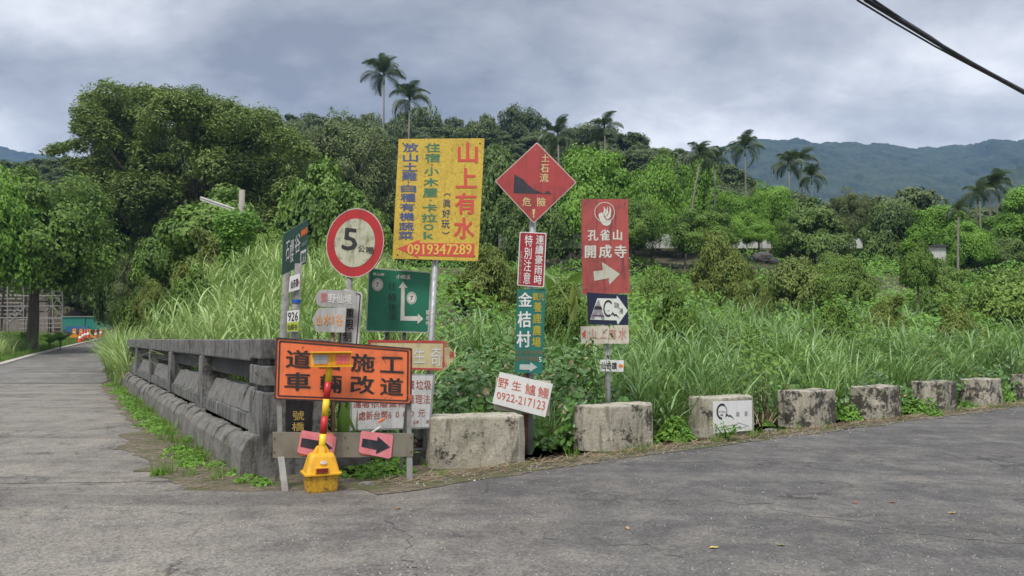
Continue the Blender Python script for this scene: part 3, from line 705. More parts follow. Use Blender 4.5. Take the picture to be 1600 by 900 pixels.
S.letters([('仙路谷', ((449, 507), (465, 505.5), (465, 515), (449, 516)))], black, 0.005, bold=0.02)

# --- green direction sign
gdir = paint('traffic_green', (0.006, 0.155, 0.085), (0.01, 0.05, 0.035), 0.4, 0.45, 3, 0.25)
S = Sign('direction_sign', 623, 470, 9.12, 3, 'green direction sign with a white two-way arrow and route number 7 twice', 'sign')
Q = [(576, 418), (674, 425), (670, 520), (571, 518)]
S.board(rquad(Q, 0.03), dwh, 0.014)
S.layer('face', rquad(Q, 0.03, inset=0.018), gdir, 0.003)
S.zoom(485, 320, 0.2333)
wp = paint('reflective_white', (0.60, 0.60, 0.55), (0.3, 0.29, 0.22), 0.4)
S.layer('arrow', [(620, 512), (650, 556), (633, 556), (630, 746), (720, 746), (720, 728), (756, 764), (718, 798), (718, 777), (603, 775), (608, 556), (592, 556)], wp, 0.005)
for cx, cy, k in ((450, 535, 1), (678, 625, 2)):
    S.layer('badge', circ(cx, cy, 37 if k == 1 else 33, 24, 42), wp, 0.005)
    S.ring('badge_ring', circ(cx, cy, 31 if k == 1 else 28, 24, 36), circ(cx, cy, 29 if k == 1 else 26, 24, 33.5), black, 0.0075)
    S.letters([('7', (cx - 9, cy - 14, cx + 9, cy + 14), 'fit')], black, 0.0075, name='number', bold=0.02)
S.letters([('小礁溪', ((575, 465), (672, 470), (672, 502), (575, 496))), ('蘭', (772, 705, 800, 738)), ('成', (772, 740, 800, 773)), ('寺', (770, 776, 798, 808)), ('員山鄉', ((418, 452), (496, 458), (496, 478), (418, 473)))], wp, 0.005, bold=0.02)
hand = paint('hand_ink', (0.008, 0.03, 0.022), (0.01, 0.06, 0.04), 0.4)
S.letters([('往', (520, 515, 580, 575)), ('桶', (518, 590, 580, 655)), ('後', (520, 655, 580, 718)), ('溪', (518, 718, 580, 778))], hand, 0.006, bold=0.0)
S.T = lambda x, y: (x, y)
pole(605, 515, 604, 545, 9.17, 0.024, darkp, 'left dark post under the green direction sign')
pole(632, 515, 631, 545, 9.17, 0.024, darkp, 'right dark post under the green direction sign')

# --- cream arrow board with red border
crm = paint('cream_board', (0.52, 0.45, 0.25), (0.22, 0.17, 0.08), 0.5, 0.55, 4, 0.6)
S = Sign('cream_arrow_board', 645, 556, 8.86, 4, 'cream arrow board pointing right with a worn red border, behind the orange board', 'sign')
S.zoom(540, 520, 0.18887)
o1 = [(185, 58), (820, 66), (918, 188), (815, 312), (190, 300)]; o2 = [(205, 80), (800, 88), (880, 188), (798, 296), (207, 282)]
S.board(o1, crm, 0.014)
rw = paint('worn_red', (0.40, 0.03, 0.03), (0.3, 0.2, 0.12), 0.5, chips=(0.5, 0.43, 0.28))
S.ring('border', [(185, 58), (820, 66), (815, 312), (190, 300)], [(208, 80), (806, 86), (800, 294), (212, 280)], rw, 0.003)
S.letters([('生', (560, 120, 660, 260)), ('奇', (700, 110, 800, 280))], whg, 0.004, bold=0.01)
S.letters([('北', (812, 72, 852, 118)), ('蔣', (858, 150, 902, 214)), ('山', (796, 236, 838, 280))], rw, 0.004, bold=0.02)
S.T = lambda x, y: (x, y)

# --- littering notice
S = Sign('littering_notice', 613, 630, 8.72, 6, 'grey framed notice about rubbish fines with red lettering, half hidden by the orange board', 'notice')
Q = [(549, 583), (680, 585), (673, 669), (546, 674)]
S.board(Q, paint('notice_frame', (0.30, 0.31, 0.31), (0.1, 0.1, 0.09), 0.4, metallic=0.3), 0.03)
ntm = paint('notice_white', (0.55, 0.56, 0.56), (0.2, 0.2, 0.18), 0.6, 0.5, 3, 0.5)
S.layer('face', rquad(Q, 0.004, inset=0.025), ntm, 0.003)
rl = paint('brown_red_letter', (0.30, 0.05, 0.035), (0.4, 0.3, 0.28), 0.4)
S.zoom(540, 520, 0.18887)
S.letters([('垃圾', (582, 388, 710, 474)), ('棄', (512, 388, 572, 474)), ('理法', (575, 508, 702, 592)), ('清', (512, 508, 570, 592)), ('違者依廢棄物', ((60, 560), (500, 560), (500, 618), (60, 622))),
           ('處新台幣6000元', ((105, 650), (662, 628), (655, 696), (105, 728))), ('公所', (556, 722, 610, 756)), ('處', (665, 716, 690, 750))], rl, 0.005, bold=0.012)
S.T = lambda x, y: (x, y)

# --- road works barricade
B0 = empty('barricade'); S = Sign('barricade', 536, 645, 7.73, 18, None, None)
B0.location = (S.o.x, S.o.y, 0); B0.rotation_euler = (0, 0, S.yaw)
tag(B0, 'steel road works barricade with an orange board of black lettering and two pink arrow plates', 'barricade')
def onb(o): o.location = (0, 0, S.o.z); return o
ogn = paint('orange_reflective', (0.84, 0.19, 0.065), (0.25, 0.08, 0.04), 0.45, 0.4, 5, 0.35, chips=(0.12, 0.075, 0.05), specks=0.12)
Q = [(431, 527), (644, 544), (643, 632), (428, 624)]
bd = onb(MB().prism(S.pts(rquad(Q, 0.012, asp=2)), 0.025, 0).build('orange_board', ogn, B0)); S.root = bd
bkf = paint('black_frame', (0.03, 0.025, 0.025), (0.25, 0.08, 0.04), 0.3, 0.5, 8, chips=(0.45, 0.14, 0.06))
S.ring('board_rim', rquad(Q, 0.012, asp=2), rquad(Q, 0.012, asp=2, inset=0.012), bkf, 0.008)
S.ring('border', rquad(Q, 0.012, asp=2, inset=0.024), rquad(Q, 0.010, asp=2, inset=0.036), bkf, 0.003)
S.zoom(400, 400, 0.26667)
S.letters([('道', ((180, 548), (322, 556), (318, 658), (176, 652)), 'fit'), ('路', ((372, 560), (500, 568), (498, 668), (370, 660)), 'fit'), ('施', ((562, 570), (695, 580), (690, 680), (558, 674)), 'fit'), ('工', ((732, 590), (862, 594), (862, 686), (730, 680)), 'fit'),
           ('車', ((172, 682), (318, 684), (316, 790), (168, 784)), 'fit'), ('輛', ((378, 694), (500, 698), (498, 804), (376, 798)), 'fit'), ('改', ((556, 700), (690, 704), (690, 810), (554, 802)), 'fit'), ('道', ((732, 712), (860, 718), (858, 818), (728, 812)), 'fit')], blackw, 0.005, bold=0.028)
S.zoom(425, 640, 1 / 6)
plk = paint('olive_plank', (0.21, 0.19, 0.145), (0.08, 0.07, 0.05), 0.55, 0.7, 4, 0.4, specks=0.3)
pk = onb(MB().prism(S.pts([(5, 212), (1326, 224), (1324, 440), (8, 453)]), 0.03, 0.0).build('lower_board', plk, B0)); S.root = pk
S.screws([(22, 270), (22, 400), (1305, 262), (1305, 395), (685, 262), (712, 360)], rust, 0.008)
pnk = paint('pink_plate', (0.74, 0.24, 0.27), (0.5, 0.08, 0.10), 0.5, 0.35, 6, 0.25, chips=(0.6, 0.42, 0.4))
arm = paint('arrow_black', (0.022, 0.025, 0.035), (0.12, 0.1, 0.1), 0.2, 0.4)
org2 = paint('orange_backing', (0.75, 0.18, 0.05))
S.root = pk
S.layer('backing_plate', rquad([(262, 222), (575, 222), (560, 445), (250, 430)], 0.07), org2, 0.006, 0.004)
S.layer('backing_plate', rquad([(840, 215), (1110, 240), (1090, 440), (830, 425)], 0.07), org2, 0.006, 0.004)
for k, (q4, arr) in enumerate((([(276, 190), (607, 250), (570, 470), (233, 404)], [(278, 263), (436, 290), (440, 250), (566, 360), (412, 421), (420, 376), (264, 345)]),
                ([(833, 196), (1137, 234), (1112, 460), (810, 403)], [(848, 268), (985, 290), (989, 250), (1107, 350), (972, 414), (978, 376), (836, 345)]))):
    S.root = pk; pl = S.layer('arrow_plate', rquad(q4, 0.09), pnk, 0.014, 0.006); S.root = pl; S.layer('arrow', arr, arm, 0.017)
S.T = lambda x, y: (x, y)
gz = -S.o.z
def lp3(px, py, off=0.0): l = S.loc(px, py); return Vector((l[0], off, l[1] + S.o.z))
flat = paint('leg_steel', (0.30, 0.30, 0.285), (0.14, 0.08, 0.05), 0.5, 0.55, 9, 0.35, metallic=0.3)
def leg(p0, p1, w=0.045, t=0.04, back=0.0):
    q = MB(); a = p0; b_ = p1; d = (b_ - a)
    ax = Vector((1, 0, 0)); vs = []
    for p in (a, b_):
        for sx, sy in ((-1, 0), (1, 0), (1, 1), (-1, 1)): vs.append(p + Vector((sx * w / 2, sy * t, 0)))
    q.add(vs, [(0, 1, 5, 4), (1, 2, 6, 5), (2, 3, 7, 6), (3, 0, 4, 7), (3, 2, 1, 0), (4, 5, 6, 7)]); return q
for (tp, mid, bt) in (((434, 530), (434, 690), (438, 700)), ((641, 548), (641, 700), (640, 720))):
    a = lp3(*tp, 0.026); b_ = lp3(*bt, 0.026)
    q = leg(a, b_); q.build('leg', flat, B0)
    x = b_.x
    leg(Vector((x, 0.02, 0.36)), Vector((x + (0.05 if tp[0] < 500 else 0.0), -0.13 if tp[0] < 500 else -0.02, 0.0)), 0.06, 0.012).build('leg', flat, B0)
    leg(Vector((x, 0.06, 0.95)), Vector((x - 0.02, 0.42, 0.0)), 0.035, 0.03).build('rear_leg', flat, B0)
MB().tube([lp3(470, 560, 0.3), lp3(640, 560, 0.3)], 0.012).build('crossbar', flat, B0)
c0, c1 = lp3(520, 727, 0.05), lp3(596, 667, 0.035)
MB().tube([Vector((c0.x - .12, .35, 0.12)), Vector((c1.x, 0.033, c1.z))], 0.012).build('strut', MT['white_print'], B0)
MB().tube([Vector((c1.x - .03, 0.02, c1.z + .045)), Vector((c1.x + .03, -0.02, c1.z + .085))], 0.012).build('strut_tip', org2, B0)

# --- yellow warning lamp on its box foot
yp = paint('yellow_plastic', (0.78, 0.40, 0.015), (0.25, 0.15, 0.03), 0.45, 0.5, 7, 0.3, specks=0.35)
ypd = paint('muddy_yellow_plastic', (0.62, 0.34, 0.02), (0.06, 0.045, 0.03), 0.9, 0.6, 22, 0.4, specks=1.0)
gp = G(497, 770); L0 = tag(empty('warning_lamp', (gp.x, gp.y + 0.10, 0.0), math.radians(24)), 'yellow and red warning lamp post standing in a dirty yellow box foot', 'warning lamp')
def loft(secs, bevel=0.0, seg=5):
    """secs: (z, halfx, halfy, corner) rounded rectangles"""
    q = MB(); vs = []; n = 4 * (seg + 1)
    for z, hx, hy, r in secs:
        vs += [(p[0], p[1], z) for p in rrect(-hx, -hy, hx, hy, r, seg)]
    fs = [(i * n + k, i * n + (k + 1) % n, (i + 1) * n + (k + 1) % n, (i + 1) * n + k) for i in range(len(secs) - 1) for k in range(n)]
    fs += [tuple(reversed(range(n))), tuple(range((len(secs) - 1) * n, len(secs) * n))]
    return q.add(vs, fs)
def fixn(o):
    bm = bmesh.new(); bm.from_mesh(o.data); bmesh.ops.recalc_face_normals(bm, faces=bm.faces); bm.to_mesh(o.data); bm.free(); return o
fixn(loft([(0.0, 0.133, 0.115, 0.03), (0.015, 0.14, 0.12, 0.035), (0.10, 0.148, 0.128, 0.03), (0.165, 0.152, 0.132, 0.03)]).build('lower_box', ypd, L0))
fixn(loft([(0.163, 0.170, 0.150, 0.035), (0.168, 0.176, 0.156, 0.035), (0.182, 0.176, 0.156, 0.035), (0.186, 0.168, 0.148, 0.035)]).build('flange', yp, L0))
sh = fixn(loft([(0.184, 0.158, 0.138, 0.035), (0.25, 0.142, 0.122, 0.04), (0.33, 0.120, 0.102, 0.04), (0.352, 0.108, 0.092, 0.04), (0.360, 0.092, 0.078, 0.04)]).build('upper_shell', yp, L0))
lb = fixn(MB().prism([(-0.082, 0.19), (0.045, 0.19), (0.045, 0.245), (-0.082, 0.245)], -0.125, -0.162).build('window_hood', yp, sh, bevel=0.006))
MB().prism([(-0.072, 0.196), (0.036, 0.196), (0.036, 0.234), (-0.072, 0.234)], -0.15, -0.164).build('red_reflector', paint('reflector_red', (0.20, 0.02, 0.015), (0.02, 0.01, 0.01), 0.7, 0.25), lb)
S2 = MB().prism([(0.0 + 0.024 * math.cos(a) * (1.25) - 0.002, 0.285 + 0.016 * math.sin(a)) for a in [k * math.pi / 8 for k in range(16)]], -0.122, -0.1345).build('sticker', MT['white_print'], sh)
fixn(loft([(0.358, 0.085, 0.030, 0.02), (0.40, 0.062, 0.030, 0.02), (0.425, 0.045, 0.030, 0.02)]).build('rib', yp, sh))
fixn(loft([(0.3585, 0.036, 0.062, 0.02), (0.40, 0.033, 0.045, 0.02), (0.4245, 0.030, 0.034, 0.02)]).build('rib', yp, sh))
topp = Vector((0.075, -0.0, 1.31)); botp = Vector((0.0, 0, 0.36))
ypole = paint('yellow_pole', (0.82, 0.56, 0.02), (0.45, 0.3, 0.03), 0.2, 0.4); rpole = paint('red_band', (0.50, 0.02, 0.02), (0.2, 0.02, 0.02), 0.25, 0.4)
cuts = [0, 0.19, 0.365, 0.54, 0.715, 1.0]
for i in range(5):
    r_ = 0.0322 if i % 2 else 0.032
    o = MB().tube([botp.lerp(topp, cuts[i] + (.0005 if i else 0)), botp.lerp(topp, cuts[i + 1])], r_, 20).build('red_band' if i in (1, 3) else 'pole', rpole if i in (1, 3) else ypole, L0)
    for p in o.data.polygons: p.use_smooth = len(p.vertices) == 4
hd = fixn(MB().box((0.078, 0, 1.255), (0.385, 0.075, 0.125)).build('lamp_head', yp, L0, bevel=0.012))
MB().box((0.078, -0.03, 1.323), (0.40, 0.10, 0.012)).build('head_lip', yp, hd, bevel=0.003)
MB().box((0.078, -0.03, 1.187), (0.40, 0.10, 0.012)).build('head_lip', yp, hd, bevel=0.003)
gl_ = paint('clear_lens', (0.33, 0.34, 0.36), (0.12, 0.12, 0.13), 0.3, 0.2); rl_ = paint('red_lens', (0.72, 0.10, 0.09), (0.4, 0.02, 0.02), 0.3, 0.2)
ld = paint('diode', (0.55, 0.55, 0.56), (0.3, 0.3, 0.3), 0.2, 0.2); ldr = paint('red_diode', (0.85, 0.33, 0.30), (0.5, 0.1, 0.1), 0.2, 0.2)
for x0, mm, dd in ((-0.028, gl_, ld), (0.184, rl_, ldr)):
    pn = MB().box((x0, -0.039, 1.255), (0.135, 0.01, 0.088)).build('lens_panel', mm, hd, bevel=0.003)
    q = MB()
    for i in range(10):
        for j in range(6): q.box((x0 - 0.058 + i * 0.0129, -0.0455, 1.220 + j * 0.014), (0.007, 0.004, 0.007))
    q.build('diode_grid', dd, pn)
MB().tube([botp.lerp(topp, .84), botp.lerp(topp, 1.003)], 0.0345, 16).build('pole_sleeve', yp, L0)

# --- red diamond debris flow sign and the plates on its pole
S = Sign('debris_flow_sign', 836.5, 285, 9.70, 0, 'red diamond warning sign with a black slope pictogram and cream characters', 'sign')
D4 = [(839, 222), (901, 285), (834, 349), (773, 283)]
def rpoly(P, r=2.2, n=3):
    out = []; P = [Vector(p) for p in P]
    for i in range(len(P)):
        a = (P[i - 1] - P[i]).normalized(); b_ = (P[(i + 1) % len(P)] - P[i]).normalized()
        p0 = P[i] + a * r; p2 = P[i] + b_ * r
        for k in range(n + 1):
            t = k / n; out.append(tuple((p0 * (1 - t) + P[i] * t).lerp(P[i] * (1 - t) + p2 * t, t)))
    return out
def shrink(P, k):
    c = sum((Vector(p) for p in P), Vector((0, 0))) / len(P); return [tuple(c + (Vector(p) - c) * k) for p in P]
S.board(rpoly(D4), paint('pink_white_rim', (0.55, 0.42, 0.38), (0.3, 0.15, 0.12), 0.4), 0.012)
rdf = paint('faded_red', (0.40, 0.05, 0.05), (0.12, 0.03, 0.025), 0.55, 0.5, 3, 0.7)
S.layer('face', rpoly(shrink(D4, 0.965)), rdf, 0.003)
S.zoom(720, 200, 0.26667)
S.layer('slope_pictogram', [(315, 270), (330, 282), (365, 300), (395, 335), (430, 360), (465, 375), (480, 384), (498, 380), (502, 370), (515, 371), (533, 389), (470, 386), (308, 382)], arm, 0.005)
ycr = paint('cream_letter', (0.62, 0.55, 0.25), (0.4, 0.2, 0.1), 0.35)
S.letters([('土', (470, 152, 520, 202)), ('石', (466, 208, 518, 262)), ('流', (460, 264, 516, 320)), ('危', (360, 404, 414, 460)), ('險', (444, 406, 500, 462))], ycr, 0.005, bold=0.012)
S.layer('exclamation_mark', [(420, 476), (436, 476), (430, 512), (423, 512)], ycr, 0.005); S.layer('exclamation_dot', circ(426, 521, 5, 10), ycr, 0.005)
S.T = lambda x, y: (x, y)
S.screws([(837, 234), (835, 338)], galv, 0.008)
pole(833, 330, 831, 450, 9.79, 0.042, galv, 'grey pole behind the red diamond sign and its plates', n=12)
S = Sign('rain_warning_plate', 832, 404, 9.68, 0, 'narrow red plate with white columns of characters below the red diamond', 'sign')
Q = [(812, 362), (854, 364), (850, 449), (808, 446)]
S.board(rquad(Q, 0.06, asp=0.5), white, 0.01); S.layer('face', rquad(Q, 0.05, asp=0.5, inset=0.035), paint('deep_red', (0.33, 0.015, 0.025), (0.15, 0.03, 0.03), 0.4), 0.003)
S.zoom(795, 355, 0.2611)
S.letters([('連續豪雨時', ((163, 45), (213, 47), (197, 346), (147, 343)), 'v')], white, 0.005, bold=0.015)
S.letters([('特別注意', ((96, 42), (146, 45), (130, 345), (82, 340)), 'v')], white, 0.005, bold=0.01)
S.letters([('宜蘭縣員山鄉公所', ((66, 140), (84, 140), (74, 342), (54, 340)), 'v')], paint('pinkish_letter', (0.45, 0.25, 0.24)), 0.005, bold=0.01)
S.T = lambda x, y: (x, y)
S = Sign('farm_board', 828, 516, 9.70, 2, 'tall teal board with white and yellow columns of characters above the tilted white board', 'sign')
teal = paint('teal_board', (0.012, 0.155, 0.125), (0.02, 0.07, 0.05), 0.35, 0.5, 4, 0.3)
S.board([(808, 452), (853, 451), (847, 584), (804, 582)], teal, 0.012)
S.zoom(795, 355, 0.2611)
S.letters([('金', (55, 388, 140, 480)), ('桔', (52, 500, 136, 602)), ('村', (46, 618, 132, 722))], white, 0.004, bold=0.025)
yg = paint('yellow_green_letter', (0.40, 0.34, 0.03), (0.05, 0.15, 0.08), 0.3)
S.letters([('觀光', ((143, 392), (212, 388), (212, 440), (143, 440))), ('養', (146, 446, 200, 510)), ('鹿', (143, 516, 197, 578)), ('農', (141, 586, 196, 650)), ('場', (138, 656, 193, 720))], yg, 0.004, bold=0.03)
S.letters([('03-9294198', ((44, 735), (200, 737), (200, 765), (42, 762)), 'fit'), ('0919988', ((42, 770), (178, 772), (178, 805), (40, 802)), 'fit')], paint('brownish_number', (0.14, 0.13, 0.06)), 0.004, name='phone_number', bold=0.01)
S.letters([('5', (180, 778, 196, 806), 'fit')], white, 0.004, name='digit', bold=0.01)
S.layer('arrow', [(66, 820), (128, 822), (130, 808), (170, 838), (126, 866), (126, 854), (64, 852)], paint('silver_arrow', (0.42, 0.47, 0.44), (0.2, 0.25, 0.22), 0.5), 0.004)
S.T = lambda x, y: (x, y)
pole(824, 575, 822, 702, 9.78, 0.032, rust, 'rusty brown pole under the teal board between two concrete blocks', below=0.1)
S = Sign('back_board', 820, 615, 9.66, 4, 'weathered pale board standing just behind the tilted white eel board', 'board')
S.board([(775, 590), (861, 595), (858, 650), (772, 640)], paint('pale_board', (0.50, 0.46, 0.36), (0.25, 0.2, 0.12), 0.5), 0.01)
S = Sign('tilted_board', 817, 617, 9.60, 4, 'tilted white board with brush-written red characters and the number 0922-217123', 'sign')
S.board([(781, 581), (864, 600), (852, 652), (769, 630)], paint('clean_white', (0.72, 0.72, 0.70), (0.5, 0.48, 0.42), 0.3, 0.4), 0.01)
rbr = paint('brush_red', (0.55, 0.07, 0.03), (0.65, 0.4, 0.3), 0.3)
S.zoom(720, 420, 1 / 3)
S.letters([('野', ((176, 504), (228, 514), (222, 566), (170, 556))), ('生', ((240, 520), (288, 530), (284, 578), (234, 568))), ('鱸', ((304, 534), (354, 545), (350, 598), (298, 588))), ('鰻', ((362, 548), (418, 560), (412, 614), (358, 602)))], rbr, 0.004, bold=0.0)
S.letters([('0922-217123', ((170, 574), (398, 622), (392, 664), (168, 608)), 'fit')], rbr, 0.004, name='phone_number', bold=-0.003)
S.T = lambda x, y: (x, y)

bm_ = MT['galv']
# --- temple sign and the ones below it
S = Sign('temple_sign', 946, 385, 10.75, -3, 'tall faded red sign with white bird emblem, temple name and a right arrow', 'sign')
tr = paint('temple_red', (0.40, 0.075, 0.065), (0.07, 0.03, 0.028), 0.6, 0.55, 2.5, 0.85)
S.board([(908, 311), (981, 311), (984, 458), (910, 460)], tr, 0.02)
S.zoom(720, 200, 0.26667)
wt = paint('aged_white', (0.62, 0.62, 0.55), (0.4, 0.36, 0.28), 0.4)
S.ring('emblem_ring', circ(843, 494, 60, 32), circ(843, 494, 56, 32), wt, 0.004)
S.layer('bird_body', [(810, 502), (806, 512), (812, 530), (820, 552), (834, 568), (856, 574), (874, 566), (882, 545), (876, 536), (862, 542), (848, 536), (838, 520), (836, 504), (826, 494)], wt, 0.004)
S.layer('feather', [(846, 528), (862, 536), (878, 520), (882, 480), (870, 455), (872, 486), (862, 510)], wt, 0.0042)
S.layer('feather', [(840, 512), (850, 522), (864, 496), (860, 458), (852, 484)], wt, 0.0044)
S.layer('feather', [(834, 500), (842, 508), (850, 480), (838, 455), (838, 480)], wt, 0.0046)
S.letters([('孔', (742, 594, 806, 662)), ('雀', (814, 592, 876, 662)), ('山', (886, 594, 950, 660)), ('開', (722, 684, 796, 764)), ('成', (808, 682, 886, 764)), ('寺', (898, 684, 974, 764))], wt, 0.004, bold=0.03)
S.layer('arrow', [(776, 840), (832, 834), (826, 784), (932, 855), (872, 918), (866, 896), (868, 880), (782, 896)], paint('mottled_arrow', (0.50, 0.49, 0.40), (0.22, 0.2, 0.14), 0.6, specks=0.4), 0.004)
S.T = lambda x, y: (x, y)
S.screws([(945, 322), (947, 450), (914, 318), (976, 318), (916, 452), (977, 451)], rust, 0.009)
pole(947, 455, 950, 606, 10.82, 0.036, galv, 'grey pole carrying the temple sign and the small boards under it')
S = Sign('navy_arrow_board', 949, 483, 10.74, -3, 'navy board with a white right arrow holding a tent and line drawn face', 'sign')
S.board([(917, 457), (980, 461), (982, 508), (919, 507)], paint('navy', (0.008, 0.014, 0.05), (0.02, 0.02, 0.03), 0.3, 0.4), 0.01)
S.zoom(900, 300, 1 / 3)
S.layer('arrow', [(100, 498), (190, 500), (192, 486), (243, 556), (196, 622), (190, 602), (66, 598)], paint('arrow_white', (0.66, 0.69, 0.64), (0.4, 0.4, 0.35), 0.3), 0.004)
S.layer('tent', [(102, 508), (108, 508), (134, 598), (120, 598), (106, 566), (84, 596), (68, 594)], paint('tent_grey', (0.30, 0.28, 0.30)), 0.006)
S.layer('tent_band', [(90, 534), (118, 536), (124, 552), (84, 550)], black, 0.008); S.layer('tent_band', [(78, 574), (130, 576), (134, 586), (74, 582)], paint('tent_purple', (0.14, 0.09, 0.16)), 0.008)
def arc(cx, cy, r, a0, a1, w, n=20, ry=1.0):
    P = [(cx + (r + w / 2) * math.cos(math.radians(a0 + (a1 - a0) * k / n)), cy + (r + w / 2) * ry * math.sin(math.radians(a0 + (a1 - a0) * k / n))) for k in range(n + 1)]
    return P + [(cx + (r - w / 2) * math.cos(math.radians(a1 - (a1 - a0) * k / n)), cy + (r - w / 2) * ry * math.sin(math.radians(a1 - (a1 - a0) * k / n))) for k in range(n + 1)]
S.layer('face_outline', arc(151, 546, 20, 60, 320, 6, ry=1.75), black, 0.006); S.layer('mouth', [(146, 558), (152, 554), (158, 558)], black, 0.006)
S.layer('mountain_stroke', [(160, 580), (172, 562), (182, 574), (188, 570), (205, 594), (186, 580), (180, 584), (172, 574)], black, 0.006)
S.letters([('鷗', ((178, 514), (202, 520), (202, 550), (178, 544))), ('漫', ((200, 540), (222, 546), (222, 574), (200, 568)))], black, 0.006, bold=0)
S.T = lambda x, y: (x, y)
S = Sign('faded_arrow_board', 945, 523, 10.73, -3, 'dirty white board with a small red left arrow and faded red characters', 'sign')
S.board([(907, 510), (982, 508), (983, 537), (908, 537)], paint('stained_white', (0.60, 0.56, 0.47), (0.3, 0.22, 0.13), 0.5, 0.5, 6, 0.3), 0.01)
S.layer('arrow', [(909, 522), (915, 515), (915, 530)], redb, 0.004)
S.letters([('上', (937, 513, 948, 530)), ('有', (951, 513, 964, 531)), ('水', (966, 512, 979, 531)), ('山', (920, 513, 932, 530))], paint('faded_red_letter', (0.48, 0.17, 0.14), (0.6, 0.5, 0.4), 0.5), 0.004, bold=0.01)
S = Sign('miracle_plate', 957, 571, 10.75, -3, 'small white plate with black characters and an orange left arrow, lowest on its pole', 'sign')
S.board([(938, 562), (975, 563), (974, 581), (937, 580)], white, 0.008)
S.letters([('仙奇蹟', ((939, 565), (964, 566), (964, 578), (939, 577)))], black, 0.003, bold=0.02)
S.layer('arrow', [(966, 571.5), (969.5, 567.5), (969.5, 569.5), (973.5, 569.5), (973.5, 574), (969.5, 574), (969.5, 576)], paint('orange_arrow', (0.7, 0.2, 0.03)), 0.003)

# --- white drawing sign on the second block
c, Lb = block_pos[2]
S = Sign('drawing_board', 1146, 652, c.y, 31, 'white board with a drawn face and mountain line, leaning on a concrete block', 'sign')
d = ray(1146, 652); fp = c - NK * 0.318; tt = ((fp.x - 0) * -NK.x + (fp.y) * -NK.y) / (d.x * -NK.x + d.y * -NK.y); S.o = Vector((0, 0, CAMZ)) + d * tt
DRAW = S.o.copy()
S.zoom(1000, 540, 0.2)
S.board([(572, 437), (874, 428), (878, 662), (576, 686)], paint('board_white', (0.74, 0.74, 0.73), (0.5, 0.5, 0.45), 0.25, 0.4), 0.012)
S.layer('face_outline', arc(640, 515, 38, 90, 300, 11, ry=1.45), black, 0.004); S.layer('face_outline', arc(640, 515, 37, 300, 400, 4, ry=1.45), black, 0.004)
S.layer('mountain_stroke', [(664, 562), (678, 530), (692, 546), (704, 540), (738, 576), (702, 552), (694, 558), (682, 546)], black, 0.004)
S.letters([('to View', (612, 508, 668, 524), 'fit')], black, 0.004, bold=0); S.layer('mouth', [(624, 546), (638, 534), (650, 546)], black, 0.004)
S.letters([('鷗', (750, 514, 776, 556)), ('漫', (812, 510, 840, 552))], paint('grey_letter', (0.15, 0.15, 0.15)), 0.004, bold=0)
S.ring('arrow_outline', [(612, 640), (760, 612), (762, 600), (846, 626), (766, 652), (764, 640), (612, 660)], [(614, 641.5), (762, 613.5), (764, 602), (842, 626), (768, 650), (766, 638.5), (614, 658.5)], black, 0.004)
S.T = lambda x, y: (x, y)

# ------------------------------------------------------------------ vegetation builders
def unit(a): return a / np.maximum(np.linalg.norm(a, axis=1, keepdims=True), 1e-9)
def leaves(P, Nn, L, Wd, r, kind='leaf', tang=None, droop=0.15):
    """P (n,3) leaf positions, Nn normals, L lengths, Wd widths. leaf = 6 vertices folded on the rib, spray = 4"""
    n = len(P)
    T = unit(np.cross(Nn, r.normal(size=(n, 3)))) if tang is None else unit(tang - Nn * np.sum(tang * Nn, 1, keepdims=True))
    B = np.cross(Nn, T); L = L[:, None]; Wd = Wd[:, None]
    base = P - T * L * 0.5
    if kind == 'leaf':
        v = [base, base + T * L * .32 + B * Wd * .5 + Nn * Wd * .12, base + T * L * .68 + B * Wd * .36 + Nn * Wd * .06 - Nn * L * droop * .4, base + T * L - Nn * L * droop,
             base + T * L * .68 - B * Wd * .36 + Nn * Wd * .06 - Nn * L * droop * .4, base + T * L * .32 - B * Wd * .5 + Nn * Wd * .12]
        V = np.stack(v, 1).reshape(-1, 3); o = (np.arange(n) * 6)[:, None]
        idx = np.concatenate([o + np.array([[0, 1, 2, 3]]), o + np.array([[0, 3, 4, 5]])], 1).ravel(); k = 6
    else:
        v = [base, base + T * L * .5 + B * Wd * .5, base + T * L - Nn * L * droop, base + T * L * .5 - B * Wd * .5]
        V = np.stack(v, 1).reshape(-1, 3); o = (np.arange(n) * 4)[:, None]; idx = (o + np.array([[0, 1, 2, 3]])).ravel(); k = 4
    return V, idx, k
def leafmesh(name, P, Nn, L, Wd, mat, r, kind='leaf', tang=None, droop=0.15):
    V, idx, k = leaves(P, Nn, L, Wd, r, kind, tang, droop)
    return npmesh(name, V, 4, idx, mat, np.repeat(r.random(len(P)), k))

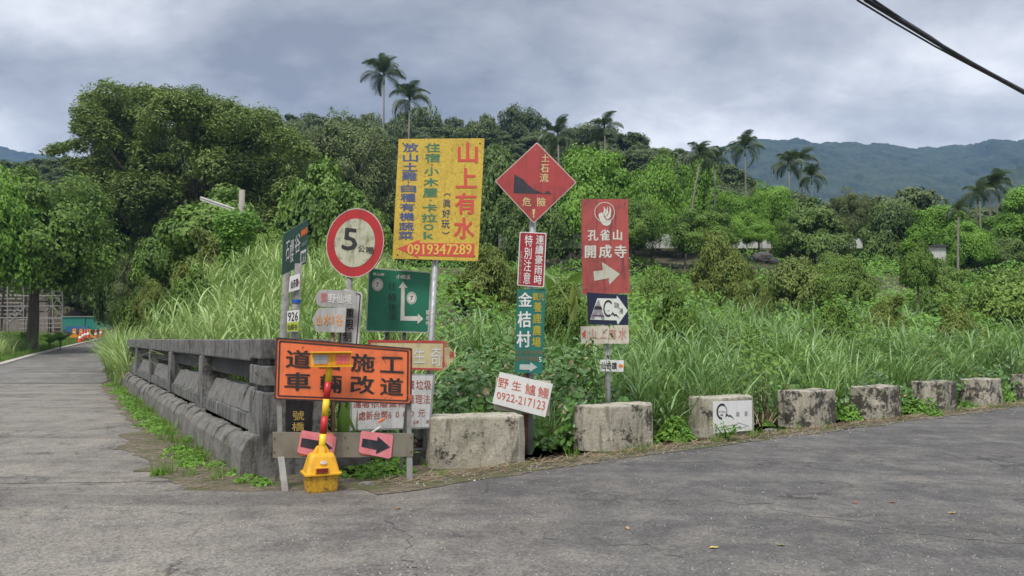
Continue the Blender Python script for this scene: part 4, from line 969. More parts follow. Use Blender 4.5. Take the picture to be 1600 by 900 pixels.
def crown_mesh(name, seed, mat, nclump, nleaf, leafL, leafW, flat=0.75, kind='spray', clump=0.26, low=-0.35, shape='round', cflat=0.6, wild=0.12):
    """unit crown: clumps of small leaves spread in a radius 1 volume; returns mesh and the clump centres for limbs"""
    r = np.random.default_rng(seed)
    d = unit(r.normal(size=(nclump * 3, 3))); d = d[d[:, 2] > low][:nclump]; n = len(d)
    rad = np.where(r.random(n) < 0.78, r.uniform(0.72, 1.0, n), r.uniform(0.3, 0.72, n))
    lump = 1 + 0.16 * np.sin(d[:, 0] * 4 + seed) * np.cos(d[:, 1] * 3.6 + seed * 2) + 0.10 * np.sin(d[:, 2] * 7 + seed * 1.3)
    C = d * (rad * lump * (1 - clump * 0.6))[:, None]
    if shape == 'cone': C[:, :2] *= np.clip(1.15 - (C[:, 2:3] + 0.35) * 0.75, 0.25, 1.1)
    if shape == 'flat': C[:, 2] = np.where(C[:, 2] > 0, C[:, 2] * 0.75, C[:, 2] * 0.9)
    C[:, 2] *= flat
    cr_ = clump * r.uniform(0.5, 1.3, n); out = r.random(n) < 0.14; C[out] *= 1.13; cr_[out] *= 0.62
    ci = r.integers(0, n, nleaf)
    u = unit(r.normal(size=(nleaf, 3)) + np.array([0, 0, 0.35])); rr = r.uniform(0.45, 1.0, nleaf) ** 0.6
    off = u * (cr_[ci] * rr)[:, None]; off[:, 2] *= cflat
    # second-level lobes so the clumps are not smooth balls
    lob = np.sin(off[:, 0] * 31 + ci) * np.cos(off[:, 1] * 29 + ci * 2.1); off *= (1 + 0.22 * lob)[:, None]
    P = C[ci] + off + r.normal(size=(nleaf, 3)) * clump * wild * 0.5
    Nn = unit(u + unit(C[ci]) * 0.5 + np.array([0, 0, 0.7]) + r.normal(size=(nleaf, 3)) * 0.55)
    me = leafmesh(name, P, Nn, leafL * r.uniform(0.45, 1.55, nleaf), leafW * r.uniform(0.7, 1.3, nleaf), mat, r, kind)
    return me, C

ARCH = {}
def arch(key, *a, **k): ARCH[key] = crown_mesh('crown', *a, **k)
arch('bright', 11, MT['leaf_bright'], 95, 44000, 0.048, 0.032, flat=0.85, clump=0.27)
arch('bright2', 23, MT['leaf_bright'], 80, 40000, 0.050, 0.034, flat=0.8, clump=0.30)
arch('mid', 31, MT['leaf_mid'], 95, 48000, 0.046, 0.028, flat=0.85, clump=0.26)
arch('dark', 47, MT['leaf_dark'], 85, 30000, 0.058, 0.032, flat=0.8, clump=0.28)
arch('tier', 53, MT['leaf_dark'], 60, 26000, 0.075, 0.035, flat=0.75, clump=0.32, cflat=0.32, shape='cone')
arch('olive', 61, MT['leaf_olive'], 110, 40000, 0.045, 0.020, flat=0.85, clump=0.22)
arch('hill', 71, MT['leaf_hill'], 45, 9000, 0.095, 0.060, flat=0.85, clump=0.33)
arch('hill2', 79, MT['leaf_hill'], 38, 8000, 0.095, 0.060, flat=0.9, clump=0.36)
arch('hillflat', 83, MT['leaf_hill'], 34, 7000, 0.085, 0.055, flat=0.55, clump=0.30, cflat=0.4, shape='flat', low=-0.1)
arch('shrub', 91, MT['leaf_shrub'], 80, 22000, 0.066, 0.030, flat=0.8, clump=0.28, kind='leaf')
arch('shrub_yellow', 97, MT['leaf_yellow'], 80, 18000, 0.080, 0.030, flat=0.9, clump=0.24, kind='leaf')
arch('shrub_brown', 101, MT['leaf_brown'], 80, 18000, 0.070, 0.030, flat=0.7, clump=0.24, kind='leaf')
arch('broad', 107, MT['leaf_mid'], 75, 24000, 0.074, 0.056, flat=0.8, clump=0.26, kind='leaf')

def limb(mb, a, b_, r0, r1, rr, bend=0.15, n=6):
    d = b_ - a; L = d.length; off = Vector((rr.uniform(-1, 1), rr.uniform(-1, 1), rr.uniform(-.3, .6))) * L * bend
    mb.tube([a + d * (i / n) + off * math.sin(math.pi * i / n) for i in range(n + 1)], [r0 + (r1 - r0) * i / n for i in range(n + 1)], 6, cap=False)
def tree(name, label, px, ytop, ybot, wpx, Y, key, group=None, mat='bark', cat='tree', rot=None, trunk_r=None, limbs=13, lean=0.0, dz=0.0, cx=None):
    """px: middle of the crown, ytop/ybot: crown top and bottom rows, wpx: crown width, Y: distance"""
    nm_shrub = cat == 'shrub'; rr = random.Random(int(px * 7 + ytop)); me, C = ARCH[key]
    top = at(px, ytop, Y); w = wpx / F * Y / 2; hz = (ybot - ytop) / F * Y
    if nm_shrub: hz = max(hz, top.z - tz(top.x + lean, Y) + 0.15); hz = min(hz, w * 2.6)
    zmax = float(max(C[:, 2])) + 0.15; zmin = float(min(C[:, 2])) - 0.15; sz = hz / (zmax - zmin)
    bx = top.x + lean; gz_ = tz(bx, Y)
    e = empty(name, (bx, Y, gz_)); tag(e, label, cat, group)
    cz = top.z - zmax * sz - gz_
    c = link('crown', me, e); c.location = (top.x - bx, 0, cz); c.scale = (w, w, sz); c.rotation_euler = (0, 0, rot if rot is not None else rr.uniform(0, 6.28))
    if limbs:
        mb = MB(); tr_ = trunk_r or max(0.05, w * 0.06); fork = Vector((top.x - bx, 0, max(cz + zmin * sz * 0.7, 0.25 * cz)))
        if fork.z < 0.3: fork.z = 0.3
        mid = fork * 0.5 + Vector((rr.uniform(-.2, .2) * tr_ * 3, 0, 0))
        mb.tube([Vector((0, 0, -0.4)), Vector((0, 0, 0.1)), mid, fork], [tr_ * 1.5, tr_ * 1.15, tr_, tr_ * 0.8], 9, cap=False)
        rot_ = Matrix.Rotation(c.rotation_euler.z, 3, 'Z')
        idxs = rr.sample(range(len(C)), min(limbs, len(C)))
        for i in idxs:
            p = rot_ @ Vector((C[i][0] * w, C[i][1] * w, C[i][2] * sz)) + c.location
            limb(mb, fork, p, tr_ * 0.5, tr_ * 0.12, rr)
        o = mb.build('trunk', MT[mat], e, smooth=True)
    return e

# ---- tall silver grass: arching blades in tussocks
def blades(name, base, h, lean_dir, lean0, curve, width, mat, r, seg=6, rndv=None):
    """base (n,3); each blade leaves the ground at angle lean0 from vertical and bends by curve along its length"""
    n = len(base); t = np.linspace(0, 1, seg + 1)
    ang = lean0[:, None] + curve[:, None] * t[None] ** 1.6
    ds = h[:, None] / seg
    dr = np.sin(ang) * ds; dz = np.cos(ang) * ds
    R = np.concatenate([np.zeros((n, 1)), np.cumsum(dr[:, :-1], 1)], 1); Z = np.concatenate([np.zeros((n, 1)), np.cumsum(dz[:, :-1], 1)], 1)
    dirx, diry = np.cos(lean_dir), np.sin(lean_dir)
    X = base[:, 0:1] + dirx[:, None] * R; Y = base[:, 1:2] + diry[:, None] * R; Zz = base[:, 2:3] + Z
    tw = r.normal(size=n) * 0.7
    sx, sy = -np.sin(lean_dir + tw), np.cos(lean_dir + tw)
    w = width[:, None] * 0.5 * np.clip(1.0 - t[None] ** 2.2, 0.03, 1) * np.clip(0.5 + t[None] * 2, 0, 1)
    A = np.stack([X + sx[:, None] * w, Y + sy[:, None] * w, Zz], -1); Bv = np.stack([X - sx[:, None] * w, Y - sy[:, None] * w, Zz], -1)
    V = np.stack([A, Bv], 2).reshape(-1, 3)
    k = 2 * (seg + 1); o = (np.arange(n) * k)[:, None, None]; s = (np.arange(seg) * 2)[None, :, None]
    idx = (o + s + np.array([0, 1, 3, 2])[None, None]).ravel()
    rv = np.repeat(r.random(n) if rndv is None else rndv, k)
    return npmesh(name, V, 4, idx, mat, rv, smooth=True)
def wedge(n, px0, px1, Y0, Y1, r, smin=0.3, smax=99):
    """random ground places seen between two columns of the picture and two distances, on the planted side"""
    y = np.sqrt(r.uniform(Y0 ** 2, Y1 ** 2, n * 3)); px = r.uniform(px0, px1, n * 3); x = (px - 800) / F * y
    s1, s2 = s12(x, y); s = np.minimum(s1, s2); k = (s > smin) & (s < smax); x, y = x[k][:n], y[k][:n]
    return np.stack([x, y, terr(x, y)], 1)
def tussocks(name, C, per, hmin, hmax, wid, mat, r, spread=0.22, curve=(0.7, 2.5), **kw):
    n = len(C) * per; ci = np.repeat(np.arange(len(C)), per)
    th = r.uniform(0, 2 * np.pi, n); rad = spread * np.sqrt(r.random(n))
    base = C[ci] + np.stack([np.cos(th) * rad, np.sin(th) * rad, -0.05 + np.zeros(n)], 1)
    H = r.uniform(hmin, hmax, len(C))[ci] * r.uniform(0.55, 1.12, n)
    ld = th + r.normal(size=n) * 1.1
    l0 = np.abs(r.normal(size=n)) * 0.16 + 0.02; cv = r.uniform(curve[0], curve[1], n)
    tone = r.random(len(C))[ci] * 0.45 + r.random(n) * 0.55
    return blades(name, base, H, ld, l0, cv, wid * r.uniform(0.6, 1.25, n), mat, r, rndv=tone, **kw)

def reeds(name, C, canes, nl, hmin, hmax, wid, mat, r, spread=0.35, L=(0.45, 0.95)):
    """clumps of canes that carry long drooping leaves at every height"""
    nc = len(C) * canes; ci = np.repeat(np.arange(len(C)), canes); th = r.uniform(0, 2 * np.pi, nc); rad = spread * np.sqrt(r.random(nc))
    H = r.uniform(hmin, hmax, len(C))[ci] * r.uniform(0.7, 1.08, nc); ln = r.normal(size=(nc, 2)) * 0.10 + np.stack([np.cos(th), np.sin(th)], 1) * 0.12
    base = C[ci] + np.stack([np.cos(th) * rad, np.sin(th) * rad, np.zeros(nc) - .05], 1)
    k = np.repeat(np.arange(nc), nl); n = len(k); t = r.uniform(0.12, 1.0, n) ** 0.75
    P = base[k] + np.stack([ln[k, 0] * H[k] * t * t, ln[k, 1] * H[k] * t * t, H[k] * t], 1)
    tone = r.random(len(C))[ci][k] * 0.5 + r.random(n) * 0.47
    l0 = r.uniform(0.15, 0.75, n) * (1.15 - 0.5 * t); Ln = r.uniform(L[0], L[1], n) * (1.05 - .25 * t)
    me1 = blades(name, P, Ln, r.uniform(0, 2 * np.pi, n), l0, r.uniform(0.9, 2.5, n), wid * r.uniform(.6, 1.2, n), mat, r, seg=5, rndv=tone)
    return me1
r = np.random.default_rng(101)
# grass behind the parapet (left), rising on the mound
D1 = np.concatenate([wedge(105, 178, 480, 11, 22, r, 0.8), wedge(190, 200, 610, 18, 34, r, 1.2), wedge(26, 430, 640, 10.5, 19, r, 1.6)])
tag(link('reed_bed', reeds('reed_bed', D1, 8, 13, 1.2, 2.5, 0.042, MT['grass'], r, 0.45, (0.5, 1.05))), 'tall reed-like grass with drooping leaves on the bank behind the parapet', 'reeds', kind='stuff')
D2 = np.concatenate([wedge(34, 965, 1115, 11.5, 15, r, 0.8), wedge(16, 1175, 1330, 13, 16.5, r, 0.8), wedge(32, 1380, 1640, 14.5, 20, r, 0.8), wedge(70, 1000, 1640, 15, 22, r, 1.4), wedge(80, 960, 1660, 20, 34, r, 2), wedge(12, 700, 960, 13, 24, r, 2.2)])
tag(link('reed_bed', reeds('reed_bed', D2, 7, 10, 0.9, 1.75, 0.034, MT['grass_green'], r, 0.45, (0.45, 0.95))), 'reed-like grass with broad drooping leaves behind the concrete blocks', 'reeds', kind='stuff')
C1 = np.concatenate([wedge(60, 175, 480, 11, 24, r, 0.9), wedge(70, 200, 610, 19, 36, r, 1.2), wedge(20, 430, 640, 10.5, 19, r, 1.6)])
tag(link('tall_grass', tussocks('tall_grass', C1, 46, 1.5, 2.7, 0.044, MT['grass'], r, 0.3)), 'tall arching silver grass on the bank behind the bridge parapet', 'grass', kind='stuff')
C1b = []
for px, y_, n_ in ((172, 26.0, 10), (182, 27.5, 10), (168, 30, 8), (178, 33, 10), (175, 38, 12), (185, 24.6, 5)):
    for k in range(n_):
        p = at(px + R_.uniform(-4, 14), 560, y_ + R_.uniform(-1, 1.5)); C1b.append((p.x + 0.35, p.y, tz(p.x, p.y)))
tag(link('verge_grass', tussocks('verge_grass', np.array(C1b), 60, 1.3, 2.3, 0.045, MT['grass'], r, 0.35)), 'tall grass hanging over the lane at the far end of the parapet', 'grass', kind='stuff')
# grass behind the concrete blocks (right)
C2 = np.concatenate([wedge(24, 965, 1115, 11.5, 15, r, 0.85), wedge(12, 1175, 1330, 13, 16.5, r, 0.85), wedge(24, 1380, 1640, 14.5, 20, r, 0.85), wedge(36, 1000, 1640, 15, 22, r, 1.4),
                     wedge(46, 960, 1660, 20, 34, r, 2), wedge(12, 700, 960, 13, 24, r, 2.2)])
tag(link('tall_grass', tussocks('tall_grass', C2, 50, 1.2, 2.1, 0.038, MT['grass_green'], r, 0.3)), 'tall green grass standing behind the row of concrete blocks', 'grass', kind='stuff')
C3 = wedge(5, 865, 885, 10.6, 11.3, r, 0.25)
C3 = np.array([[at(850, 690, 10.3).x + .04, 10.35, 0.0], [at(868, 690, 10.5).x, 10.7, -0.1], [at(842, 690, 10.6).x, 10.75, -0.1]])
tag(link('grass_tuft', tussocks('grass_tuft', C3, 55, 0.6, 0.95, 0.012, MT['grass'], r, 0.12)), 'tuft of thin grass between the rusty pole and the next block', 'grass', kind='stuff')

# ---- broad-leaved undergrowth: a lumpy sheet of leaves over the bank
def cover(name, n, px0, px1, Y0, Y1, hfun, L0, L1, mat, r, smin=0.3, kind='leaf', wr=0.62, depth=0.35, smax=99):
    P = wedge(n, px0, px1, Y0, Y1, r, smin, smax)
    x, y = P[:, 0], P[:, 1]
    s1, s2 = s12(x, y); s = np.minimum(s1, s2)
    H = hfun(x, y) * np.clip(0.35 + s * 0.5, 0, 1)
    e_ = 0.15; gx = (hfun(x + e_, y) - H) / e_ * 0.6; gy = (hfun(x, y + e_) - H) / e_ * 0.6
    z = P[:, 2] + H - np.abs(r.normal(size=len(P))) * depth
    Nn = unit(np.stack([-np.clip(gx, -1.5, 1.5), -np.clip(gy, -1.5, 1.5) - 0.35, np.ones(len(P))], 1) + r.normal(size=(len(P), 3)) * 0.45)
    L = r.uniform(L0, L1, len(P))
    return leafmesh(name, np.stack([x, y, z], 1), Nn, L, L * wr * r.uniform(.8, 1.2, len(P)), mat, r, kind)
def lumps(base, amp, f, seed=0):
    return lambda x, y: base + amp * (vnoise(x, y, f, seed) + 0.5 * vnoise(x, y, f * 2.7, seed + 4) + 0.25 * vnoise(x, y, f * 6.1, seed + 9))
# centre tangle around the sign poles
hc = lambda x, y: lumps(1.0, 0.55, 1.3, 2)(x, y) + 0.55 * np.exp(-((x - 1.1) ** 2 / 0.5 + (y - 11.3) ** 2 / 1.2)) - 0.5 * np.exp(-((x - 0.45) ** 2 / 0.05 + (y - 10.6) ** 2 / 0.5))
tag(link('undergrowth', cover('undergrowth', 26000, 560, 985, 9.7, 17, hc, 0.06, 0.14, MT['leaf_glossy'], r, 0.45, depth=0.55)), 'tangle of dark heart-leaved weeds around the sign poles', 'undergrowth', kind='stuff')
tag(link('undergrowth', cover('undergrowth', 20000, 560, 1640, 14, 30, lumps(1.0, 0.7, 0.8, 5), 0.09, 0.19, MT['leaf_glossy'], r, 1.0, depth=0.5)), 'dark leafy undergrowth between the grass and the shrubs on the bank', 'undergrowth', kind='stuff')
tag(link('undergrowth', cover('undergrowth', 45000, 560, 1660, 22, 62, lumps(1.15, 0.9, 0.42, 7), 0.14, 0.30, MT['leaf_weed'], r, 2.0, depth=0.5, wr=0.5)), 'bright green weeds covering the bank up to the boundary wall', 'undergrowth', kind='stuff')
tag(link('undergrowth', cover('undergrowth', 36000, 120, 640, 14, 60, lumps(0.9, 0.7, 0.55, 8), 0.10, 0.24, MT['leaf_mid'], r, 1.2, depth=0.5)), 'green weeds between the silver grass behind the parapet', 'undergrowth', kind='stuff')
hs = lambda x, y: lumps(1.35, 0.5, 1.1, 12)(x, y) 
tag(link('leafy_shoots', cover('leafy_shoots', 9000, 980, 1660, 12, 24, hs, 0.08, 0.17, MT['leaf_mid'], r, 0.9, depth=0.25, wr=0.4)), 'leafy shoots pushing up through the tall grass behind the blocks', 'weeds', kind='stuff')
tag(link('leafy_shoots', cover('leafy_shoots', 9000, 200, 600, 11, 28, lumps(1.6, 0.6, 0.9, 14), 0.09, 0.18, MT['leaf_weed'], r, 0.9, depth=0.3, wr=0.4)), 'leafy shoots among the silver grass behind the parapet', 'weeds', kind='stuff')
CS = np.concatenate([wedge(26, 975, 1640, 11.8, 17, r, 0.6), wedge(14, 200, 600, 11, 20, r, 0.9)])
tag(link('dry_stalks', tussocks('dry_stalks', CS, 22, 0.7, 1.7, 0.022, MT['straw'], r, 0.2, curve=(0.2, 2.6))), 'dead brown stalks tangled in the tall grass', 'grass', kind='stuff')
tag(link('creeper', cover('creeper', 7000, 1175, 1660, 13.5, 21, lumps(0.95, 0.4, 1.9, 9), 0.06, 0.13, MT['leaf_glossy'], r, 0.35, depth=0.4, smax=1.2)), 'creeping broad leaves just behind the right-hand blocks', 'creeper', kind='stuff')

# ---- small weeds along the foot of blocks and parapet, straw litter, pebbles
def weeds(name, spots, label, mat='leaf_weed', L=(0.03, 0.07), cat='weeds'):
    Ps = []; Ns = []; Ls = []
    for x, y, rad, h, n in spots:
        th = r.uniform(0, 6.28, n); q = rad * np.sqrt(r.random(n)); hz = h * (1 - (q / rad) ** 2) * r.uniform(0.25, 1, n)
        Ps.append(np.stack([x + np.cos(th) * q, y + np.sin(th) * q, tz(x, y) * 0 + 0.01 + hz], 1)); Ns.append(unit(np.stack([np.cos(th) * q / rad * .6, np.sin(th) * q / rad * .6 - .2, np.ones(n)], 1) + r.normal(size=(n, 3)) * 0.4)); Ls.append(r.uniform(L[0], L[1], n))
    P = np.concatenate(Ps); Nn = np.concatenate(Ns); L_ = np.concatenate(Ls)
    return tag(link(name, leafmesh(name, P, Nn, L_, L_ * 0.5, MT[mat], r)), label, cat, kind='stuff')
sp = []
for s_ in np.arange(0.4, 19.5, 0.16):
    if vnoise(s_, 0.3, 1.1, 2) > -0.25 + (0.35 if s_ < 3.5 else 0):
        p = CB + DB * s_ - NB * (0.40 + R_.uniform(0, 0.22)); sp.append((p.x, p.y, R_.uniform(0.10, 0.22), R_.uniform(0.03, 0.13), 55))
for px, py, rad, h in ((390, 752, .16, .07), (410, 758, .12, .06), (345, 728, .2, .06), (375, 742, .15, .08), (247, 743, .07, .07), (300, 690, .2, .08), (330, 702, .15, .05)):
    g = G(px, py); sp.append((g.x, g.y, rad, h, 90))
weeds('weeds', sp, 'low green weeds growing along the foot of the parapet')
sp = []
for px, py, rad, h, n in ((747, 714, .12, .07, 70), (808, 708, .09, .07, 60), (966, 694, .09, .07, 60), (1018, 690, .12, .1, 70), (1055, 682, .28, .3, 260), (1080, 676, .22, .22, 150), (1128, 668, .12, .16, 60), (1325, 652, .25, .28, 220), (1430, 640, .3, .25, 250), (1450, 645, .25, .3, 180),
                        (1490, 628, .25, .3, 220), (1560, 622, .35, .42, 380), (1585, 618, .3, .4, 250), (1512, 634, .2, .15, 100), (560, 738, .25, .10, 160), (590, 740, .25, .14, 200), (620, 735, .2, .14, 140), (680, 724, .12, .16, 90), (662, 712, .1, .2, 60), (1200, 662, .1, .08, 40), (845, 694, .16, .28, 130), (872, 690, .18, .30, 150), (860, 684, .2, .4, 180), (1030, 676, .14, .3, 90), (1190, 654, .16, .3, 110)):
    g = G(px, py + 4); sp.append((g.x, g.y, rad, h * 1.15, int(n * 1.7)))
weeds('weeds', sp, 'small leafy weeds sprouting at the foot of the concrete blocks', L=(0.045, 0.11))
n = 5200; t = r.uniform(-3.3, 16, n); off = np.abs(r.normal(size=n)) * 0.13 * np.where(t > 0, 1, 1.6) - 0.06
X = BB.x + DK.x * t - NK.x * (off + 0.12); Y = BB.y + DK.y * t - NK.y * (off + 0.12)
ld = math.atan2(DK.y, DK.x) + r.normal(size=n) * 0.6 + np.where(r.random(n) < .5, 0, math.pi)
base = np.stack([X, Y, 0.008 + r.random(n) * 0.03], 1)
tag(link('straw', blades('straw', base, r.uniform(0.08, 0.32, n), ld, np.full(n, 1.45) + r.normal(size=n) * 0.06, r.uniform(-0.1, 0.35, n), np.full(n, 0.009), MT['straw'], r, seg=3)), 'dry straw lying along the foot of the concrete blocks', 'straw', kind='stuff')
n = 2600; t = r.uniform(-0.5, 19, n); off = np.abs(r.normal(size=n)) * 0.35
X = CB.x + DB.x * t - NB.x * (off + 0.38); Y = CB.y + DB.y * t - NB.y * (off + 0.38)
base = np.stack([X, Y, 0.008 + r.random(n) * 0.012], 1); ld = r.uniform(0, 6.28, n)
tag(link('dead_leaves', blades('dead_leaves', base, r.uniform(0.03, 0.13, n), ld, np.full(n, 1.5), r.uniform(-0.1, 0.2, n), np.full(n, 0.010), MT['straw'], r, seg=2)), 'scattered dead leaves and twigs along the parapet foot', 'litter', kind='stuff')
# moss and dirt film along the parapet, laid on the asphalt
m, nt, b = newmat('verge_dirt'); v = coords(nt); n1_ = noise_(nt, v, 2.5, 8, .7); n2_ = noise_(nt, v, 14, 5, .7)
c = mixc(nt, ramp(nt, n2_, .35, .65), (0.075, 0.055, 0.035), (0.17, 0.14, 0.10)); c = mixc(nt, mul(nt, ramp(nt, n1_, .45, .58), .8), c, (0.06, 0.07, 0.02))
LK(nt, c, b.inputs['Base Color']); b.inputs['Roughness'].default_value = .95; bump(nt, b, n2_, .8, .02)
def strip(name, inner, outer, z, mat):
    n_ = len(inner); vs = [(p.x, p.y, z) for p in inner] + [(p.x, p.y, z) for p in outer]
    o = MB().add(vs, [(i, i + 1, n_ + i + 1, n_ + i) for i in range(n_ - 1)]).build(name, mat)
    if o.data.polygons[0].normal.z < 0: o.data.flip_normals()
    return tag(o, kind='structure')
inn = [CB + DB * t - NB * 0.15 for t in np.arange(-0.25, 19.6, 0.12)]
out = [CB + DB * t - NB * (0.78 + 0.30 * mnoise.noise(Vector((t * 0.8, 1, 0))) + 0.18 * mnoise.noise(Vector((t * 4, 3, 0))) + (0.25 if 1 < t < 5 else 0)) for t in np.arange(-0.25, 19.6, 0.12)]
strip('dirt_verge', inn, out, 0.009, m)
inn = [BB + DK * t - NK * 0.05 for t in np.arange(-3.6, 30, 0.1)]
out = [BB + DK * t - NK * ((0.46 if t > -0.6 else 0.52 + 0.05 * (-0.6 - t)) + 0.10 * mnoise.noise(Vector((t * 1.1, 7, 0))) + 0.07 * mnoise.noise(Vector((t * 5, 3, 0)))) for t in np.arange(-3.6, 30, 0.1)]
strip('dirt_verge', inn, out, 0.0095, m)
cq = [Vector((-3.2, 7.55)), Vector((-2.5, 7.42)), Vector((-1.9, 7.50)), Vector((-1.3, 7.48)), Vector((-0.7, 7.85)), Vector((0.1, 8.3)), Vector((0.0, 9.2)), Vector((-1.2, 9.3)), Vector((-2.2, 8.75)), Vector((-2.6, 8.2)), Vector((-3.0, 8.3))]
cq2 = []
for i_, p_ in enumerate(cq):
    for k_ in range(6):
        w_ = p_.lerp(cq[(i_ + 1) % len(cq)], k_ / 6); cq2.append((w_.x + .05 * mnoise.noise(Vector((i_ * 6 + k_, 2, 0)) * .7), w_.y + .07 * mnoise.noise(Vector((i_ * 6 + k_, 9, 0)) * .7)))
o = MB().prismz(cq2, -0.2, 0.0075).build('dirt_corner', m); tag(o, kind='structure')
# open cracks in the asphalt
crk = paint('crack_dirt', (0.022, 0.020, 0.018), amount=0.1, rough=0.95)
for k_, pl in enumerate(([(1040, 722), (1110, 722), (1190, 719), (1250, 722), (1300, 724), (1345, 723), (1390, 728), (1425, 738), (1450, 746), (1510, 750), (1570, 756), (1640, 760)],
        [(1090, 770), (1120, 782), (1165, 788), (1200, 785), (1212, 790)], [(1200, 796), (1260, 806), (1330, 812), (1400, 830), (1480, 838), (1560, 848), (1640, 850)],
        [(1500, 656), (1540, 662), (1560, 658), (1600, 664)], [(1530, 668), (1552, 664), (1590, 674), (1640, 672)], [(600, 812), (640, 840), (632, 870), (660, 910)], [(930, 840), (960, 852), (1010, 850), (1040, 866), (1090, 872)],
        [(0, 766), (60, 762), (130, 757), (200, 752), (262, 746)], [(-40, 588), (60, 586), (120, 585), (172, 585)], [(820, 800), (850, 812), (846, 836), (880, 850)])):
    pp = []
    for (a_, b_) in zip(pl[:-1], pl[1:]):
        g0, g1 = G(*a_, 0.0052), G(*b_, 0.0052); m__ = max(2, int((g1 - g0).length / 0.07))
        for i_ in range(m__):
            q_ = g0.lerp(g1, i_ / m__); j_ = 0.035 if k_ < 7 or k_ == 9 else 0.01
            pp.append(q_ + Vector((R_.uniform(-j_, j_), R_.uniform(-j_, j_), 0)))
    w_ = [0.004 + 0.014 * abs(mnoise.noise(Vector((i_ * .23, k_, 0)))) for i_ in range(len(pp))]; w_[0] = w_[-1] = 0.0005
    vs = [tuple(p_ + Vector((0, w, 0))) for p_, w in zip(pp, w_)] + [tuple(p_ - Vector((0, w, 0))) for p_, w in zip(pp, w_)]; n_ = len(pp)
    tag(MB().add(vs, [(n_ + i_, n_ + i_ + 1, i_ + 1, i_) for i_ in range(n_ - 1)]).build('crack', crk), kind='structure')
# pebbles
def pebbles(name, P, size, mat, label):
    n = len(P); tet = np.array([[1, 0, -.3], [0, 1, -.3], [-1, 0, -.3], [0, -1, -.3], [0, 0, .6]], float)
    V = (P[:, None, :] + tet[None] * (size[:, None, None] * r.uniform(.6, 1.2, (n, 5, 1)))).reshape(-1, 3)
    o = (np.arange(n) * 5)[:, None]; idx = np.concatenate([o + np.array([[0, 1, 4]]), o + np.array([[1, 2, 4]]), o + np.array([[2, 3, 4]]), o + np.array([[3, 0, 4]])], 1).ravel()
    return tag(link(name, npmesh(name, V, 3, idx, mat, r.random(len(V)))), label, 'gravel', kind='stuff')
MT['pebble'] = leafmat('pebble', (0.10, 0.095, 0.085), (0.45, 0.42, 0.37), 0.0, 0.8, big=2)
n = 1500; gx = r.uniform(100, 1600, n); gy = 640 + 260 * r.random(n) ** 0.8
P = np.array([list(G(a, b_, 0.006)) for a, b_ in zip(gx, gy)])
s1, s2 = s12(P[:, 0], P[:, 1]); k = np.minimum(-s1, 99) * 0 + ((s1 < -0.6) | (s2 < -0.6)); P = P[k > 0]
pebbles('gravel', P, r.uniform(0.003, 0.009, len(P)), MT['pebble'], 'small loose stones scattered on the asphalt of the junction')
t = r.uniform(-3.2, 14, 900); o_ = 0.15 + np.abs(r.normal(size=900)) * 0.3
P = np.stack([BB.x + DK.x * t - NK.x * o_, BB.y + DK.y * t - NK.y * o_, np.full(900, 0.012)], 1)
pebbles('gravel', P, r.uniform(0.004, 0.016, 900), MT['pebble'], 'small stones lying in the dirt strip before the blocks')
# thin grass tufts at the foot of the parapet and the blocks
tb_ = []
for k in range(150):
    t_ = R_.uniform(0.1, 19.5); q_ = CB + DB * t_ - NB * (0.27 + abs(R_.gauss(0, .16))); tb_.append((q_.x, q_.y, 0.01))
for k in range(90):
    t_ = R_.uniform(-3.0, 16); q_ = BB + DK * t_ - NK * (0.05 + abs(R_.gauss(0, .12))); tb_.append((q_.x, q_.y, 0.01))
for px, py in ((247, 744), (262, 742), (380, 752), (345, 716), (325, 700), (300, 676)):
    for k in range(2): g_ = G(px + R_.uniform(-9, 9), py + R_.uniform(-4, 4)); tb_.append((g_.x, g_.y, 0.01))
tag(link('grass_tufts', tussocks('grass_tufts', np.array(tb_), 26, 0.06, 0.26, 0.008, MT['grass_short'], r, 0.07, curve=(0.3, 2.0), seg=3)), 'thin grass tufts along the foot of parapet and blocks', 'grass', kind='stuff')
# fallen leaves one can pick out on the road
fl = [(1115, 856, (0.62, 0.5, 0.12), 'pale yellow fallen leaf in the middle of the road foreground'), (1336, 786, (0.38, 0.08, 0.04), 'reddish fallen leaf on the asphalt, left of the pair'), (1394, 785, (0.45, 0.16, 0.08), 'orange-red fallen leaf on the asphalt, right of the pair'),
      (621, 795, (0.45, 0.18, 0.07), 'brown-orange dead leaf on the road right of the warning lamp'), (1188, 726, (0.14, 0.08, 0.04), 'dark brown curled leaf on the road below the drawing board'), (1487, 802, (0.4, 0.28, 0.1), 'straw-coloured fallen leaf near the right side of the road'),
      (981, 826, (0.5, 0.3, 0.15), 'small tan leaf left of the pale yellow fallen leaf'), (1220, 852, (0.30, 0.27, 0.12), 'olive twig-like leaf right of the pale yellow fallen leaf')]
for i, (px, py, cc, lab) in enumerate(fl):
    g = G(px, py, 0.008); s_ = 0.035
    o = MB().add([(-s_, 0, 0), (-s_ * .3, -s_ * .5, .008), (s_ * .5, -s_ * .4, .004), (s_ * 1.1, 0, .012), (s_ * .5, s_ * .42, .006), (-s_ * .3, s_ * .5, .01), (0.1 * s_, 0, 0.001)], [(0, 1, 6), (1, 2, 6), (2, 3, 6), (3, 4, 6), (4, 5, 6), (5, 0, 6)]).build('fallen_leaf', paint('leaf_litter_colour', tuple(q_ * 0.7 for q_ in cc), amount=0.4))
    o.location = g; o.rotation_euler = (0, 0, i * 1.3); tag(o, lab, 'leaf')
